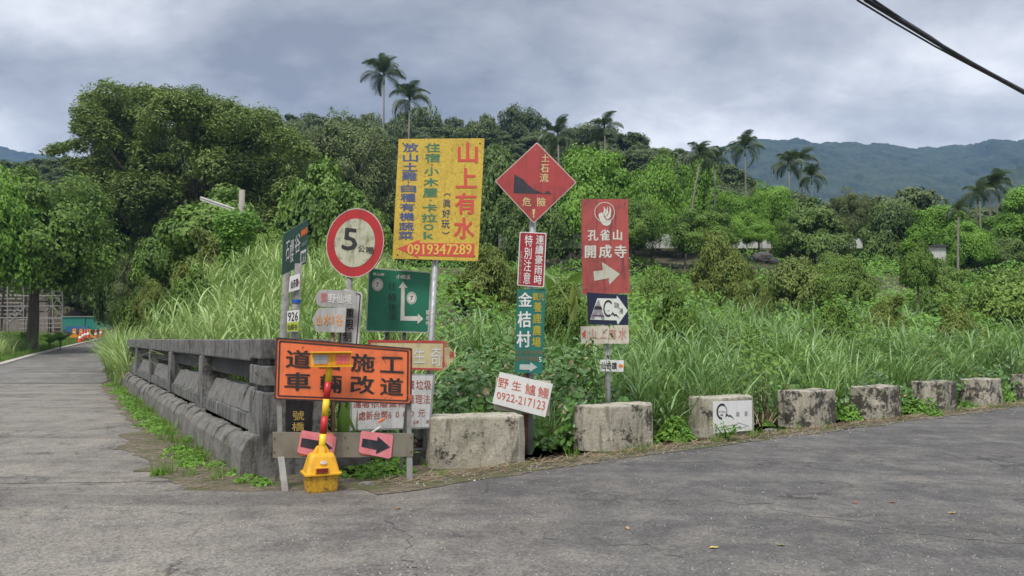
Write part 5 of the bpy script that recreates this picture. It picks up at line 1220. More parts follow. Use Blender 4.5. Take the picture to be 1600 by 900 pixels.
def stone(name, px, py, sx, sy, sz, mat, label, seed=0, zoff=0.0, cat='stone'):
    g = G(px, py); bm = bmesh.new(); bmesh.ops.create_icosphere(bm, subdivisions=4, radius=1)
    for v_ in bm.verts:
        k = 1 + 0.28 * mnoise.noise(v_.co * 1.1 + Vector((seed, 0, 0))) + 0.10 * mnoise.noise(v_.co * 3.2 + Vector((seed, 9, 0)))
        q_ = v_.co * k
        v_.co = Vector((q_.x * sx, q_.y * sy, max(q_.z, -0.5) * sz))
    me = bpy.data.meshes.new(name); bm.to_mesh(me); bm.free(); me.materials.append(mat)
    o = link(name, me); o.location = (g.x, g.y, zoff); return tag(o, label, cat)
MT['rock'] = concrete('rock', (0.085, 0.08, 0.075), (0.025, 0.024, 0.022), 0.45, 0.65, 0.3, 3, 0.02)
stone('boulder', 541, 738, 0.30, 0.2, 0.27, MT['rock'], 'dark grey boulder behind the barricade', 3, 0.08, 'boulder')
stone('flat_stone', 572, 758, 0.07, 0.05, 0.02, MT['con_kerb'], 'small flat grey stone right of the warning lamp foot', 5, 0.015)
stone('flat_stone', 1203, 674, 0.11, 0.07, 0.03, MT['con_kerb'], 'flat grey stone lying by the corner of the second pale block', 8, 0.015)
# stack of old brown pavers
MT['paver'] = concrete('paver', (0.12, 0.075, 0.06), (0.03, 0.028, 0.025), 0.5, 0.7, 0.4, 5, 0.015, moss=0.3)
pe = G(668, 724); bs = tag(empty('paver_stack', (pe.x, pe.y + 0.18, 0), 0.25), 'small stack of old brown pavers between the barricade and the first block', 'paver stack')
pm = loft([(0, .075, .11, .03), (0.01, .08, .115, .035), (0.052, .08, .115, .035), (0.058, .074, .108, .03)]).mesh('paver', MT['paver'])
for j in range(4):
    for i in range(2):
        if j == 3 and i == 1: continue
        o = link('paver', pm, bs); o.location = (-0.09 + i * 0.175 + R_.uniform(-.012, .012), R_.uniform(-.02, .02), j * 0.062); o.rotation_euler = (0, 0, R_.uniform(-.12, .12))
MB().box((0.06, 0.05, 0.335), (0.42, 0.3, 0.16)).build('mortar_lump', MT['con_dark'], bs, bevel=0.03, sub=3, rough=0.03)
# dark retaining kerb behind barricade between pillar and first block
MB_ = MB().box((0, 0, 0.03), (1.5, 0.25, 0.32)); o = MB_.build('retaining_edge', MT['con_dark'], bevel=0.02, sub=3, rough=0.02); o.location = (-1.45, 8.95, 0); o.rotation_euler = (0, 0, 0.3)
tag(o, 'low dark concrete edge behind the barricade between pillar and blocks', 'kerb')

# ---- individual foreground plants
def stem_plant(name, label, x, y, z0, h, nst, leafn, L, mat, spread=0.25, wr=0.45, cat='plant'):
    e = empty(name, (x, y, z0)); tag(e, label, cat); mb = MB(); Ps = []; Ns = []; Ts = []
    for i in range(nst):
        a = R_.uniform(0, 6.28); tip = Vector((math.cos(a) * spread, math.sin(a) * spread, h * R_.uniform(.7, 1)))
        pts = [Vector((0, 0, -.05)), tip * 0.4 + Vector((0, 0, h * .08)), tip]; mb.tube(pts, [.007, .005, .002], 5, cap=False)
        for k in range(leafn):
            t = 0.15 + 0.85 * (k + 1) / leafn; p = pts[0].lerp(pts[1], t / 0.5) if t < .5 else pts[1].lerp(pts[2], (t - .5) / .5)
            b_ = a + k * 2.4; dv = Vector((math.cos(b_), math.sin(b_), R_.uniform(-.5, .2)))
            Ps.append(p + dv * L * .5); Ts.append(dv); Ns.append((0.3 * math.cos(b_), .3 * math.sin(b_), 1))
    mb.build('stem', MT['leaf_mid'], e)
    Nn = unit(np.array([list(q) for q in Ns]) + r.normal(size=(len(Ns), 3)) * 0.2); Ll = np.full(len(Ps), L) * r.uniform(.6, 1.2, len(Ps))
    link('leaves', leafmesh('leaves', np.array([list(q) for q in Ps]), Nn, Ll, Ll * wr, MT[mat], r, tang=np.array([list(q) for q in Ts]), droop=0.3), e)
    return e
p = at(936, 600, 10.45); stem_plant('weed_plant', 'upright leafy weed growing in front of the temple sign pole', p.x, p.y, -0.1, 1.85, 5, 28, 0.12, 'leaf_glossy', 0.16, 0.32)
p = at(1134, 670, DRAW.y - 0.30); stem_plant('weed_plant', 'leafy sprig hanging in front of the white drawing board', p.x, p.y, 0.0, 0.30, 9, 9, 0.07, 'leaf_weed', 0.17, 0.5)
p = G(565, 728); stem_plant('weed_plant', 'weed with small leaves in front of the littering notice', p.x + .25, p.y + 0.15, 0.0, 0.72, 2, 12, 0.06, 'leaf_weed', 0.06)
def big_leaf(L, Wd, droop, mat, name='leaf'):
    n_ = 9; vs = []; 
    for i in range(n_ + 1):
        t = i / n_; w = Wd * math.sin(math.pi * min(1, t ** 0.7 * 0.98 + 0.01)) * 0.5 if t < 1 else 0.004
        x = L * t * math.cos(droop * t * .5); z = L * t * 0.35 - droop * L * t * t * 0.6
        vs += [(x, -w, z + w * .25), (x, -w * .5, z + w * .06), (x, 0, z), (x, w * .5, z + w * .06), (x, w, z + w * .25)]
    fs = [(5 * i + j, 5 * i + j + 1, 5 * i + j + 6, 5 * i + j + 5) for i in range(n_) for j in range(4)]
    me = bpy.data.meshes.new(name); me.from_pydata(vs, [], fs); me.materials.append(mat)
    a = me.attributes.new('rnd', 'FLOAT', 'POINT'); a.data.foreach_set('value', np.full(len(vs), R_.random(), np.float32)); 
    me.polygons.foreach_set('use_smooth', np.ones(len(fs), bool)); return me
def leaf_plant(name, label, x, y, z0, n_, L, Wd, stemh, mat, droop=1.0, cat='plant', tilt=0.5):
    e = empty(name, (x, y, z0)); tag(e, label, cat); ms = [big_leaf(L * k, Wd * k, droop, MT[mat]) for k in (1, .8, 1.15)]
    mb = MB()
    for i in range(n_):
        a = i * 2.4 + R_.uniform(-.3, .3); hh = stemh * R_.uniform(.6, 1.1); o = link('leaf', ms[i % 3], e)
        o.location = (math.cos(a) * .08, math.sin(a) * .08, hh); o.rotation_euler = (R_.uniform(-.3, .3), -tilt * R_.uniform(.3, 1.6), a)
        mb.tube([(0, 0, -.2), (math.cos(a) * .03, math.sin(a) * .03, hh * .5), o.location], [.02 * L, .018 * L, .012 * L], 6, cap=False)
    mb.build('stem', MT['leaf_mid'], e); return e
p = at(868, 430, 21); leaf_plant('banana_plant', 'banana plant with broad pale green leaves right of the red rain warning plate', p.x, p.y, tz(p.x, p.y), 11, 1.45, 0.42, 1.75, 'banana', 0.8, 'banana plant', 0.8)
p = at(893, 450, 18); leaf_plant('young_banana_plant', 'young upright yellow-green leaf shoot left of the temple sign', p.x, p.y, tz(p.x, p.y), 4, 0.8, 0.2, 1.75, 'leaf_yellow', 0.2, 'banana plant', 1.3)
p = G(572, 734); leaf_plant('taro_plant', 'low plant with one broad ribbed leaf behind the barricade', p.x + .1, p.y + .25, 0, 4, 0.42, 0.30, 0.06, 'banana', 0.35, 'plant', 0.35)
p = at(545, 680, 8.75); leaf_plant('taro_plant', 'broad green leaves rising between pillar and littering notice', p.x, p.y, 0, 5, 0.6, 0.25, 0.25, 'banana', 0.3, 'plant', 1.1)
p = at(1312, 605, 14); leaf_plant('broad_leaf_weed', 'weed with long upright leaves between the dark streaked blocks', p.x, p.y + .3, 0, 6, 0.5, 0.12, 0.15, 'banana', 0.5, 'plant', 1.1)

# ---- trees (px, ytop, ybot, width, distance)
TR = [
 ('leafy_tree', 'bushy mid-green tree with a dark trunk by the lane at the left edge', 62, 250, 462, 235, 46, 'mid', dict(trunk_r=0.30, limbs=12)),
 ('leafy_tree', 'tree reaching out of the left edge of the photo, above the scaffold', -25, 270, 455, 180, 42, 'bright2', dict(trunk_r=0.2)),
 ('leafy_tree', 'dark tree behind the green mesh fence, its low branches over the cones', 160, 285, 485, 180, 78, 'mid', dict()),
 ('leafy_tree', 'shaded tree hanging over the lane beside the leaning pole', 205, 330, 520, 130, 66, 'dark', dict()),
 ('leafy_tree', 'small feathery tree right of the leaning pole', 235, 370, 520, 110, 55, 'olive', dict()),
 ('broad_leaved_tree', 'tree with large pale leaves behind the street lamp', 345, 295, 420, 185, 40, 'broad', dict(mat='bark_pale')),
 ('broad_leaved_tree', 'tree with large leaves at the left foot of the giant tree', 255, 350, 450, 100, 44, 'broad', dict()),
 ('vine_tree', 'tree draped in bright vines sloping down behind the round traffic sign', 505, 245, 420, 150, 58, 'broad', dict()),
 ('vine_tree', 'lower vine-covered tree between round sign and yellow board', 560, 290, 430, 120, 56, 'broad', dict()),
 ('feathery_tree', 'tall olive-brown feathery tree left behind the yellow board', 545, 172, 360, 190, 80, 'olive', dict(mat='bark_pale')),
 ('feathery_tree', 'olive feathery tree between the giant tree and the two tall palms', 465, 190, 330, 110, 84, 'olive', dict()),
 ('forest_tree', 'dark tree filling the gap right of the yellow board', 775, 225, 410, 150, 74, 'dark', dict()),
 ('forest_tree', 'dark tree whose crown sits right behind the red diamond', 835, 290, 410, 130, 62, 'dark', dict()),
 ('forest_tree', 'dark tree mostly covered by the yellow board', 690, 230, 420, 150, 76, 'dark', dict()),
 ('camphor_tree', 'bright green rounded tree between the red diamond and the temple sign', 925, 222, 400, 165, 66, 'bright', dict()),
 ('camphor_tree', 'bright green tree directly right of the temple sign', 1018, 244, 385, 110, 66, 'bright2', dict()),
 ('camphor_tree', 'dark shaded tree behind the temple sign', 985, 300, 395, 100, 60, 'mid', dict()),
 ('camphor_tree', 'green tree behind the leaning palm trunk', 1090, 250, 385, 100, 72, 'bright', dict()),
 ('camphor_tree', 'bright green tree below the palm that stands highest', 1150, 298, 385, 90, 66, 'bright', dict()),
 ('camphor_tree', 'bright green tree left of the palm trio', 1205, 285, 375, 85, 68, 'bright2', dict()),
 ('camphor_tree', 'dark green low tree hiding the wall behind the leaning palm trunk', 1095, 320, 400, 110, 58, 'mid', dict()),
 ('camphor_tree', 'low green tree at the foot of the palm trio, before the wall', 1185, 345, 380, 60, 57, 'bright2', dict()),
 ('camphor_tree', 'low shaded tree hiding the wall left of the small white shed', 1240, 335, 400, 70, 60, 'mid', dict()),
 ('tiered_tree', 'broad dark tiered tree below the palm trio', 1268, 300, 410, 140, 60, 'tier', dict(mat='bark')),
 ('fine_leaved_tree', 'grey-green fine-leaved round tree right of the palm trio', 1328, 292, 370, 85, 74, 'olive', dict(mat='bark_pale')),
 ('dark_tree', 'very dark broad tree standing forward in the middle of the right side', 1385, 315, 435, 120, 64, 'dark', dict()),
 ('camphor_tree', 'bright green tree above the small white wall on the right', 1470, 322, 400, 120, 60, 'bright', dict()),
 ('camphor_tree', 'bright green tree left of the three far-right palms', 1505, 345, 420, 90, 58, 'bright2', dict()),
 ('dark_tree', 'low dark round tree above the right end of the lawn', 1572, 370, 420, 90, 58, 'dark', dict()),
 ('camphor_tree', 'yellow-green tree cut by the right edge of the photo', 1618, 290, 400, 150, 62, 'bright', dict()),
 ('flat_topped_tree', 'flat-topped dark tree in front of the blue mountain', 1410, 294, 350, 130, 88, 'hillflat', dict()),
 ('flat_topped_tree', 'flat-topped tree behind the three far-right palms', 1530, 320, 370, 110, 88, 'hillflat', dict()),
 ('shrub', 'tall yellow-green shrub below the leaning palm', 1122, 352, 450, 95, 38, 'shrub_yellow', dict()),
 ('shrub', 'bright green rounded bush between the yellow board and the red plates', 760, 370, 450, 120, 33, 'shrub_yellow', dict()),
 ('shrub', 'brown-green bush in the middle of the right-hand bank', 1245, 396, 470, 120, 38, 'shrub_brown', dict()),
 ('shrub', 'pale grey-green bush right of the brown-green one', 1325, 395, 465, 85, 36, 'shrub', dict()),
 ('sapling', 'upright sapling with large leaves in front of the very dark tree', 1432, 375, 450, 50, 32, 'broad', dict()),
 ('shrub', 'dark hedge-like bush at the right edge below the lawn', 1570, 418, 500, 170, 30, 'shrub', dict()),
 ('shrub', 'dark bush on the slope left of the hedge-like bush', 1470, 425, 480, 90, 34, 'shrub', dict()),
 ('shrub', 'light green bush just right of the temple sign', 1030, 412, 470, 100, 34, 'shrub', dict()),
 ('shrub', 'green bush between the pale weeds and the brown-green bush', 1175, 432, 480, 80, 34, 'shrub_yellow', dict()),
 ('shrub', 'leafy bush between teal board and navy arrow board', 880, 430, 520, 90, 20, 'shrub', dict()),
 ('shrub', 'bright bush at the left foot of the street lamp', 330, 350, 430, 120, 34, 'shrub_yellow', dict()),
 ('shrub', 'bright bush behind the silver grass right of the street lamp', 420, 352, 430, 110, 34, 'shrub', dict()),
 ('shrub', 'leafy green bush in the reeds behind the middle of the parapet', 300, 415, 500, 80, 24, 'broad', dict()),
 ('shrub', 'bright leafy bush in the reeds left of the green campsite board', 395, 400, 480, 80, 26, 'shrub', dict()),
 ('shrub', 'leafy bush above the far end of the parapet', 238, 430, 510, 60, 30, 'shrub_yellow', dict()),
 ('shrub', 'dark leafy bush between the round sign and the campsite board', 500, 420, 500, 70, 22, 'shrub', dict()),
 ('shrub', 'bright green leafy bush behind the third and fourth blocks', 1290, 470, 560, 90, 21, 'broad', dict()),
 ('shrub', 'yellow-green bush in the grass near the right edge', 1500, 470, 550, 110, 22, 'shrub_yellow', dict()),
 ('shrub', 'leafy bush in the grass right of the navy arrow board', 1060, 455, 545, 90, 19, 'broad', dict()),
 ('shrub', 'low green bush hiding the foot of the small white gabled shed', 1462, 400, 470, 80, 53, 'shrub', dict()),
 ('shrub', 'low bright bush at the foot of the white shed wall under the tiered tree', 1300, 389, 450, 70, 53, 'shrub', dict()),
 ('shrub', 'green bush beside the light mesh fence at the lane bend', 225, 440, 530, 90, 48, 'shrub', dict()),
 ('shrub', 'bush with yellow-tinged leaves above the fifth block', 1385, 455, 520, 90, 27, 'shrub_yellow', dict()),
]
for nm, lab, px, yt, yb, w, Y, key, kw in TR:
    tree(nm, lab, px, yt, yb, w, Y, key, cat='shrub' if nm == 'shrub' else 'tree', **kw)

# the giant spreading tree: several flattened leaf layers on long limbs
def giant():
    Y = 66; e = empty('giant_tree', (at(300, 400, Y).x, Y, tz(at(300, 400, Y).x, Y))); tag(e, 'giant spreading old tree with layered dark foliage left of the signs', 'tree')
    r = np.random.default_rng(77); mb = MB(); rr = random.Random(4)
    # clump centres read from the silhouette (column, row, half width, depth offset)
    cl = [(150, 160, 20), (178, 150, 22), (212, 152, 22), (128, 205, 18), (120, 228, 14), (98, 232, 13), (78, 236, 9), (152, 200, 22), (180, 185, 24), (245, 160, 22), (272, 165, 24), (300, 150, 22), (296, 170, 26), (330, 168, 24), (350, 178, 24), (375, 186, 24), (405, 190, 24), (200, 215, 26), (232, 205, 20),
          (176, 240, 26), (205, 255, 30), (240, 262, 28), (300, 205, 22), (330, 215, 30), (360, 225, 30), (392, 220, 28), (425, 222, 24), (445, 215, 20), (150, 275, 24), (180, 290, 30), (215, 300, 30), (165, 315, 24), (260, 300, 26), (300, 290, 26), (340, 262, 30), (375, 262, 30), (410, 262, 30), (445, 262, 26), (470, 240, 18),
          (330, 300, 28), (365, 305, 28), (400, 310, 30), (435, 305, 30), (465, 300, 26), (490, 320, 26), (420, 345, 30), (455, 350, 30), (490, 355, 26), (190, 340, 26), (225, 345, 24), (150, 345, 20), (270, 335, 24), (310, 330, 22), (520, 345, 20), (500, 290, 16), (280, 230, 14), (262, 250, 14), (385, 335, 22), (350, 340, 24),
          (140, 182, 20), (165, 215, 22), (190, 228, 22), (214, 182, 22), (240, 186, 22), (252, 205, 18), (285, 188, 22), (312, 188, 22), (132, 262, 20), (160, 258, 24), (135, 300, 22), (230, 235, 22), (320, 240, 24), (355, 200, 24), (200, 320, 26), (240, 325, 24), (195, 165, 20), (165, 170, 20), (230, 150, 18), (258, 150, 18), (470, 275, 22)]
    cs = []
    for px, py, w in cl:
        for k in range(3 if py > 170 else 2):
            c = at(px + rr.uniform(-8, 8), py + rr.uniform(-5, 6), Y + rr.uniform(-6.5, 6.5)); cs.append((c, w / F * Y * rr.uniform(1.0, 1.45)))
    Cn = np.array([list(c - e.location) for c, _ in cs]); Rn = np.array([w for _, w in cs])
    n = 170000; ci = r.choice(len(cs), n, p=Rn ** 2 / np.sum(Rn ** 2))
    u = unit(r.normal(size=(n, 3)) + np.array([0, 0, .45])); off = u * (Rn[ci] * r.uniform(.4, 1.05, n) ** .7)[:, None]; off[:, 2] *= 0.62
    lob = np.sin(off[:, 0] * 3.3 + ci) * np.cos(off[:, 1] * 3.1 + ci * 2.1); off *= (1 + .25 * lob)[:, None]
    P = Cn[ci] + off; Nn = unit(u * .8 + np.array([0, 0, .9]) + r.normal(size=(n, 3)) * .5)
    m_g = leafmat('leaf_giant', (0.052, 0.088, 0.022), (0.20, 0.275, 0.07), 0.18, big=0.22)
    link('crown', leafmesh('crown', P, Nn, r.uniform(.22, .50, n), r.uniform(.09, .16, n), m_g, r, 'spray'), e)
    mb.tube([(1.5, 0, -1), (1.2, 0, 1.5), (0.5, 0, 4.5)], [1.0, .8, .7], 12, cap=False); fk = Vector((0.5, 0, 4.2))
    for i in range(0, len(cs), 3):
        c = Vector(Cn[i]); mid = fk.lerp(c, .55) + Vector((0, 0, rr.uniform(-.8, .8))) ; t_ = rr.uniform(.08, .18)
        mb.tube([fk, fk.lerp(mid, .5) + Vector((rr.uniform(-.6, .6), 0, rr.uniform(-.4, .5))), mid, mid.lerp(c, .6) + Vector((rr.uniform(-.4, .4), 0, rr.uniform(-.3, .4))), c], [t_ * 1.5, t_ * 1.15, t_ * .8, t_ * .45, .04], 6, cap=False)
    mb.build('trunk', MT['bark'], e, smooth=True)
giant()

# ---- palms: trunk, crownshaft, each frond a part
def frond_mesh(seed, L=2.6):
    rr = np.random.default_rng(seed); V = []; Fc = []; 
    def rach(t): a = 0.9 * t + 0.9 * t * t; return np.array([L * (t - .22 * t * t * (1 + .3 * (seed % 3))), 0, L * (0.72 * t - (.80 + .20 * (seed % 3)) * t * t)])
    n_ = 26; pr = None
    for i in range(n_ + 1):
        p = rach(i / n_); w = .035 * (1 - i / n_) + .008; o = len(V); V += [p + [0, -w, 0], p + [0, w, 0], p + [0, 0, w]]
        if i: Fc += [(o - 3, o, o + 2, o - 1), (o - 1, o + 2, o + 1, o - 2), (o - 2, o + 1, o, o - 3)]
    for i in range(3, n_ + 1):
        t = i / n_
        for s in (-1, 1):
            for j in range(2):
                p = rach(min(1, t + j * .018)); ln = L * .34 * math.sin(math.pi * (0.12 + .80 * t)) * rr.uniform(.8, 1.1)
                d1 = np.array([.45, s * .9, .25 if j else -.05]); d1 = d1 / np.linalg.norm(d1); q1 = p + d1 * ln * .5; q2 = q1 + (d1 * .65 + np.array([0, 0, -1.0])) * ln * .55
                wv = np.array([.034, 0, .008]); o = len(V); V += [p - wv * .4, p + wv * .4, q1 - wv * .6, q1 + wv * .6, q2]
                Fc += [(o, o + 1, o + 3, o + 2), (o + 2, o + 3, o + 4)]
    me = bpy.data.meshes.new('frond'); me.from_pydata([tuple(v) for v in V], [], Fc); me.materials.append(MT['palm_leaf'])
    a = me.attributes.new('rnd', 'FLOAT', 'POINT'); a.data.foreach_set('value', rr.random(len(V)).astype(np.float32)); return me
FR = [frond_mesh(k) for k in range(4)]
shaftm = paint('crownshaft', (0.12, 0.20, 0.06), (0.1, 0.1, 0.05), 0.3)
def palm(label, px, py, Y, rpx, lean=0.0, sd=0, ybase=None):
    """px,py: heart of the crown; rpx: crown radius in the photo"""
    rr = random.Random(sd); hp = at(px, py, Y); bx = hp.x + lean; gz_ = tz(bx, Y); e = empty('palm_tree', (bx, Y, gz_)); tag(e, label, 'palm tree', 'palm trees on the slope')
    top = hp - Vector((bx, Y, gz_)); sc = rpx / F * Y / 2.25; tr_ = 0.105 * max(.8, sc)
    pts = [Vector((0, 0, -.5))] + [Vector((top.x * (k / 6) ** 1.3, 0, (top.z - .9 * sc) * k / 6)) for k in range(0, 7)]
    MB().tube(pts, [tr_ * 1.4, tr_ * 1.25] + [tr_ * (1.1 - .35 * k / 6) for k in range(1, 7)], 10).build('trunk', MT['palm_bark'], e, smooth=True)
    MB().tube([pts[-1], (pts[-1] + top) / 2, top], [tr_ * .85, tr_ * .9, tr_ * .5], 10).build('crownshaft', shaftm, e, smooth=True)
    nf = rr.randint(14, 19)
    for k in range(nf):
        o = link('frond', FR[(k + sd) % 4], e); o.location = top; s_ = sc * rr.uniform(.85, 1.1); o.scale = (s_, s_, s_)
        pit = [1.05, .75, .45, .1, -.3][k % 5] + rr.uniform(-.2, .2); pit = pit if k > 1 else -.85; o.rotation_euler = (rr.uniform(-.25, .25), -pit, k * 2.4 + rr.uniform(-.3, .3))
PL = [('tallest palm on the skyline above the yellow board', 600, 118, 92, 38, 0.1), ('palm just below and right of the tallest one', 640, 158, 90, 38, -.3), ('palm on the ridge directly above the red diamond', 872, 212, 84, 36, 0.3), ('palm on the skyline right above the bright green tree', 945, 200, 88, 32, 0),
      ('palm with a long pale leaning trunk', 1093, 242, 64, 32, -1.4), ('straight palm just right of the leaning one', 1117, 252, 66, 30, -.2), ('palm standing highest in front of the blue mountain', 1164, 232, 70, 32, 0), ('left palm of the trio before the mountain', 1232, 256, 72, 30, .1), ('middle palm of the trio before the mountain', 1252, 252, 76, 30, 0),
      ('lower right palm of the trio before the mountain', 1268, 278, 74, 28, 0.1), ('left palm of the far-right group', 1530, 303, 62, 28, 0), ('middle palm of the far-right group', 1545, 295, 66, 28, .1), ('right palm of the far-right group', 1556, 288, 66, 30, 0), ('slender palm standing on the lawn by the white wall', 1497, 330, 54, 22, -.2)]
for i, (lab, px, py, Y, rp, ln) in enumerate(PL): palm(lab, px, py, Y, rp, ln, i)

# ---- skyline trees one can tell apart on the hill
SK = [(470, 182, 90, 'left of the feathery trees'), (655, 168, 80, 'behind the two tall palms'), (700, 182, 60, 'above the left end of the yellow board'), (755, 178, 60, 'above the right end of the yellow board'), (808, 166, 70, 'highest on the crest, left of the red diamond'), (838, 185, 55, 'left of the palm above the red diamond'),
      (915, 205, 55, 'between the two ridge palms'), (992, 215, 55, 'with an open crown, right of the ridge palms'), (1022, 232, 60, 'at the right end of the crest'), (620, 185, 70, 'between the trunks of the tall palms'), (575, 178, 60, 'left of the tallest palm')]
for i, (px, yt, w, where) in enumerate(SK):
    tree('forest_tree', 'dark hill tree on the skyline ' + where, px, yt, yt + w * .9, w, 150 + 12 * (i % 3), ('hillflat', 'hill', 'hill2')[i % 3], 'trees on the crest of the wooded hill', limbs=6)
# far-off wood on the hill: one mass
src = bpy.data.collections.new('forest_source')
for k in ('hill', 'hill2', 'hillflat'):
    o = bpy.data.objects.new('hill_crown', ARCH[k][0]); src.objects.link(o)
fr = np.random.default_rng(9); n = 2600
fx = fr.uniform(-175, 120, n); fy = fr.uniform(84, 235, n)
keep = (np.abs(fx) < fy * 0.74 + 10) & ~((fx > 38 + 0 * fy) & (fy < 130) & (fx < 200) & (fr.random(n) < .35)); fx, fy = fx[keep], fy[keep]
gd = {}; sel = []
for i in range(len(fx)):       # keep trees about 4.5 m apart
    kx, ky = int(fx[i] // 4.2), int(fy[i] // 4.2)
    if (kx, ky) in gd: continue
    gd[(kx, ky)] = 1; sel.append(i)
fx, fy = fx[sel], fy[sel]; fz = terr(fx, fy); n = len(fx)
me = bpy.data.meshes.new('hillside_forest'); me.vertices.add(n)
sc_ = fr.uniform(2.6, 4.8, n); me.vertices.foreach_set('co', np.stack([fx, fy, fz + 3.2 + fr.random(n) * 2.5], 1).astype(np.float32).ravel())
a = me.attributes.new('size', 'FLOAT', 'POINT'); a.data.foreach_set('value', sc_.astype(np.float32))
a = me.attributes.new('turn', 'FLOAT', 'POINT'); a.data.foreach_set('value', fr.uniform(0, 6.28, n).astype(np.float32))
ho = link('hillside_forest', me); tag(ho, 'dark forest covering the hillside behind the signs', 'forest', kind='stuff')
ng = bpy.data.node_groups.new('scatter', 'GeometryNodeTree')
ng.interface.new_socket('Geometry', in_out='INPUT', socket_type='NodeSocketGeometry'); ng.interface.new_socket('Geometry', in_out='OUTPUT', socket_type='NodeSocketGeometry')
gi = ng.nodes.new('NodeGroupInput'); go = ng.nodes.new('NodeGroupOutput'); iop = ng.nodes.new('GeometryNodeInstanceOnPoints'); ci_ = ng.nodes.new('GeometryNodeCollectionInfo')
ci_.inputs['Collection'].default_value = src; ci_.inputs['Separate Children'].default_value = True; ci_.inputs['Reset Children'].default_value = True
a1 = ng.nodes.new('GeometryNodeInputNamedAttribute'); a1.data_type = 'FLOAT'; a1.inputs['Name'].default_value = 'size'
a2 = ng.nodes.new('GeometryNodeInputNamedAttribute'); a2.data_type = 'FLOAT'; a2.inputs['Name'].default_value = 'turn'
cx_ = ng.nodes.new('ShaderNodeCombineXYZ'); mp_ = ng.nodes.new('GeometryNodeMeshToPoints')
ng.links.new(a2.outputs['Attribute'], cx_.inputs[2]); ng.links.new(gi.outputs[0], mp_.inputs[0]); ng.links.new(mp_.outputs[0], iop.inputs['Points']); ng.links.new(ci_.outputs[0], iop.inputs['Instance'])
iop.inputs['Pick Instance'].default_value = True; ng.links.new(cx_.outputs[0], iop.inputs['Rotation']); ng.links.new(a1.outputs['Attribute'], iop.inputs['Scale']); ng.links.new(iop.outputs[0], go.inputs[0])
md = ho.modifiers.new('scatter', 'NODES'); md.node_group = ng

# ---- far mountains with a lumpy canopy surface
MT['far_forest'] = leafmat('far_forest', (0.010, 0.022, 0.014), (0.042, 0.062, 0.030), 0.0, 0.9, big=0.02)
def mountain(name, ridge, Y, depth, y_foot, nu=420, nv=110, lump=5.0, seed=0, far=1.0):
    pxs = np.linspace(ridge[0][0], ridge[-1][0], nu); yr = np.interp(pxs, [p[0] for p in ridge], [p[1] for p in ridge])
    V = np.zeros((nv, nu, 3))
    for j in range(nv):
        t = j / (nv - 1)                    # 0 foot (near) .. 1 ridge, then falls behind
        Yj = Y - depth + depth * t
        zr = CAMZ + (530 - yr) / F * Y; zf = CAMZ + (530 - y_foot) / F * (Y - depth)
        prof = t ** 0.85
        x = (pxs - 800) / F * (Y - depth * 0.5)
        spur = np.sin(x * 0.021 + seed + t * 1.1) * 0.5 + np.sin(x * 0.047 + seed * 2 - t * 2) * 0.28 + np.sin(x * .11 + t * 3) * .12
        z = zf + (zr - zf) * prof + spur * 0.26 * (zr - zf) * math.sin(math.pi * t) 
        yy = Yj + spur * depth * 0.22 * math.sin(math.pi * t)
        V[j, :, 0] = (pxs - 800) / F * Y * (1 - .25 * (1 - t)) ; V[j, :, 1] = yy; V[j, :, 2] = z
    rr = np.random.default_rng(seed); 
    P = V.reshape(-1, 3)
    lum = np.array([mnoise.cell_vector(Vector((p[0] / lump, p[1] / lump, 0)))[0] for p in P]); lum2 = np.array([mnoise.noise(Vector((p[0] / (lump * 4), p[1] / (lump * 4), seed))) for p in P])
    P[:, 2] += (lum - .5) * lump * 0.55 + lum2 * lump * 0.9
    i0 = (np.arange(nv - 1)[:, None] * nu + np.arange(nu - 1)[None]).ravel(); idx = np.stack([i0, i0 + 1, i0 + nu + 1, i0 + nu], 1).ravel()
    o = link(name, npmesh(name, P, 4, idx, MT['far_forest'], rr.random(len(P)))); tag(o, kind='structure'); return o
mountain('mountain', [(985, 300), (1040, 236), (1075, 232), (1110, 229), (1160, 221), (1200, 217), (1245, 216), (1285, 218), (1340, 220), (1380, 219), (1420, 226), (1450, 229), (1480, 228), (1510, 222), (1560, 220), (1600, 216), (1680, 214), (1800, 230)], 1150, 520, 400, seed=1, lump=7)
mountain('mountain', [(1330, 330), (1400, 320), (1450, 300), (1500, 310), (1560, 270), (1620, 262), (1720, 250)], 560, 180, 420, nu=260, nv=60, seed=4, lump=6)
mountain('mountain', [(-200, 236), (-60, 225), (0, 226), (20, 232), (45, 236), (80, 238), (110, 246), (150, 252), (260, 262), (420, 270), (620, 280)], 1500, 500, 420, seed=2, nu=300, nv=60, lump=9)
mountain('mountain', [(-200, 262), (-20, 250), (30, 248), (70, 244), (110, 248), (160, 262), (260, 280), (400, 300)], 900, 250, 420, seed=6, nu=260, nv=60, lump=7)

# ------------------------------------------------------------------ things along the lane
MT['steel'] = paint('scaffold_steel', (0.26, 0.25, 0.235), (0.2, 0.17, 0.13), 0.4, 0.6)
conc_old = concrete('raw_wall', (0.24, 0.21, 0.18), (0.09, 0.08, 0.07), 0.5, 0.7, 0.5, 0.8, 0.02)
Yb = 74
def A(px, py, Y): return at(px, py, Y)
bl0 = A(40, 520, Yb + 3); be = tag(empty('unfinished_building', (bl0.x, Yb + 3, tz(bl0.x, Yb + 3))), 'unfinished grey-brown concrete building behind the scaffold at the left edge', 'building')
z0_ = be.location.z
def bpart(name, x0, y0, x1, y1, Y, mat, th=0.25):
    a, b_ = A(x0, y1, Y), A(x1, y0, Y); return MB().box(((a.x + b_.x) / 2 - be.location.x, Y - be.location.y + th / 2, (a.z + b_.z) / 2 - z0_), (abs(b_.x - a.x), th, abs(b_.z - a.z))).build(name, mat, be)
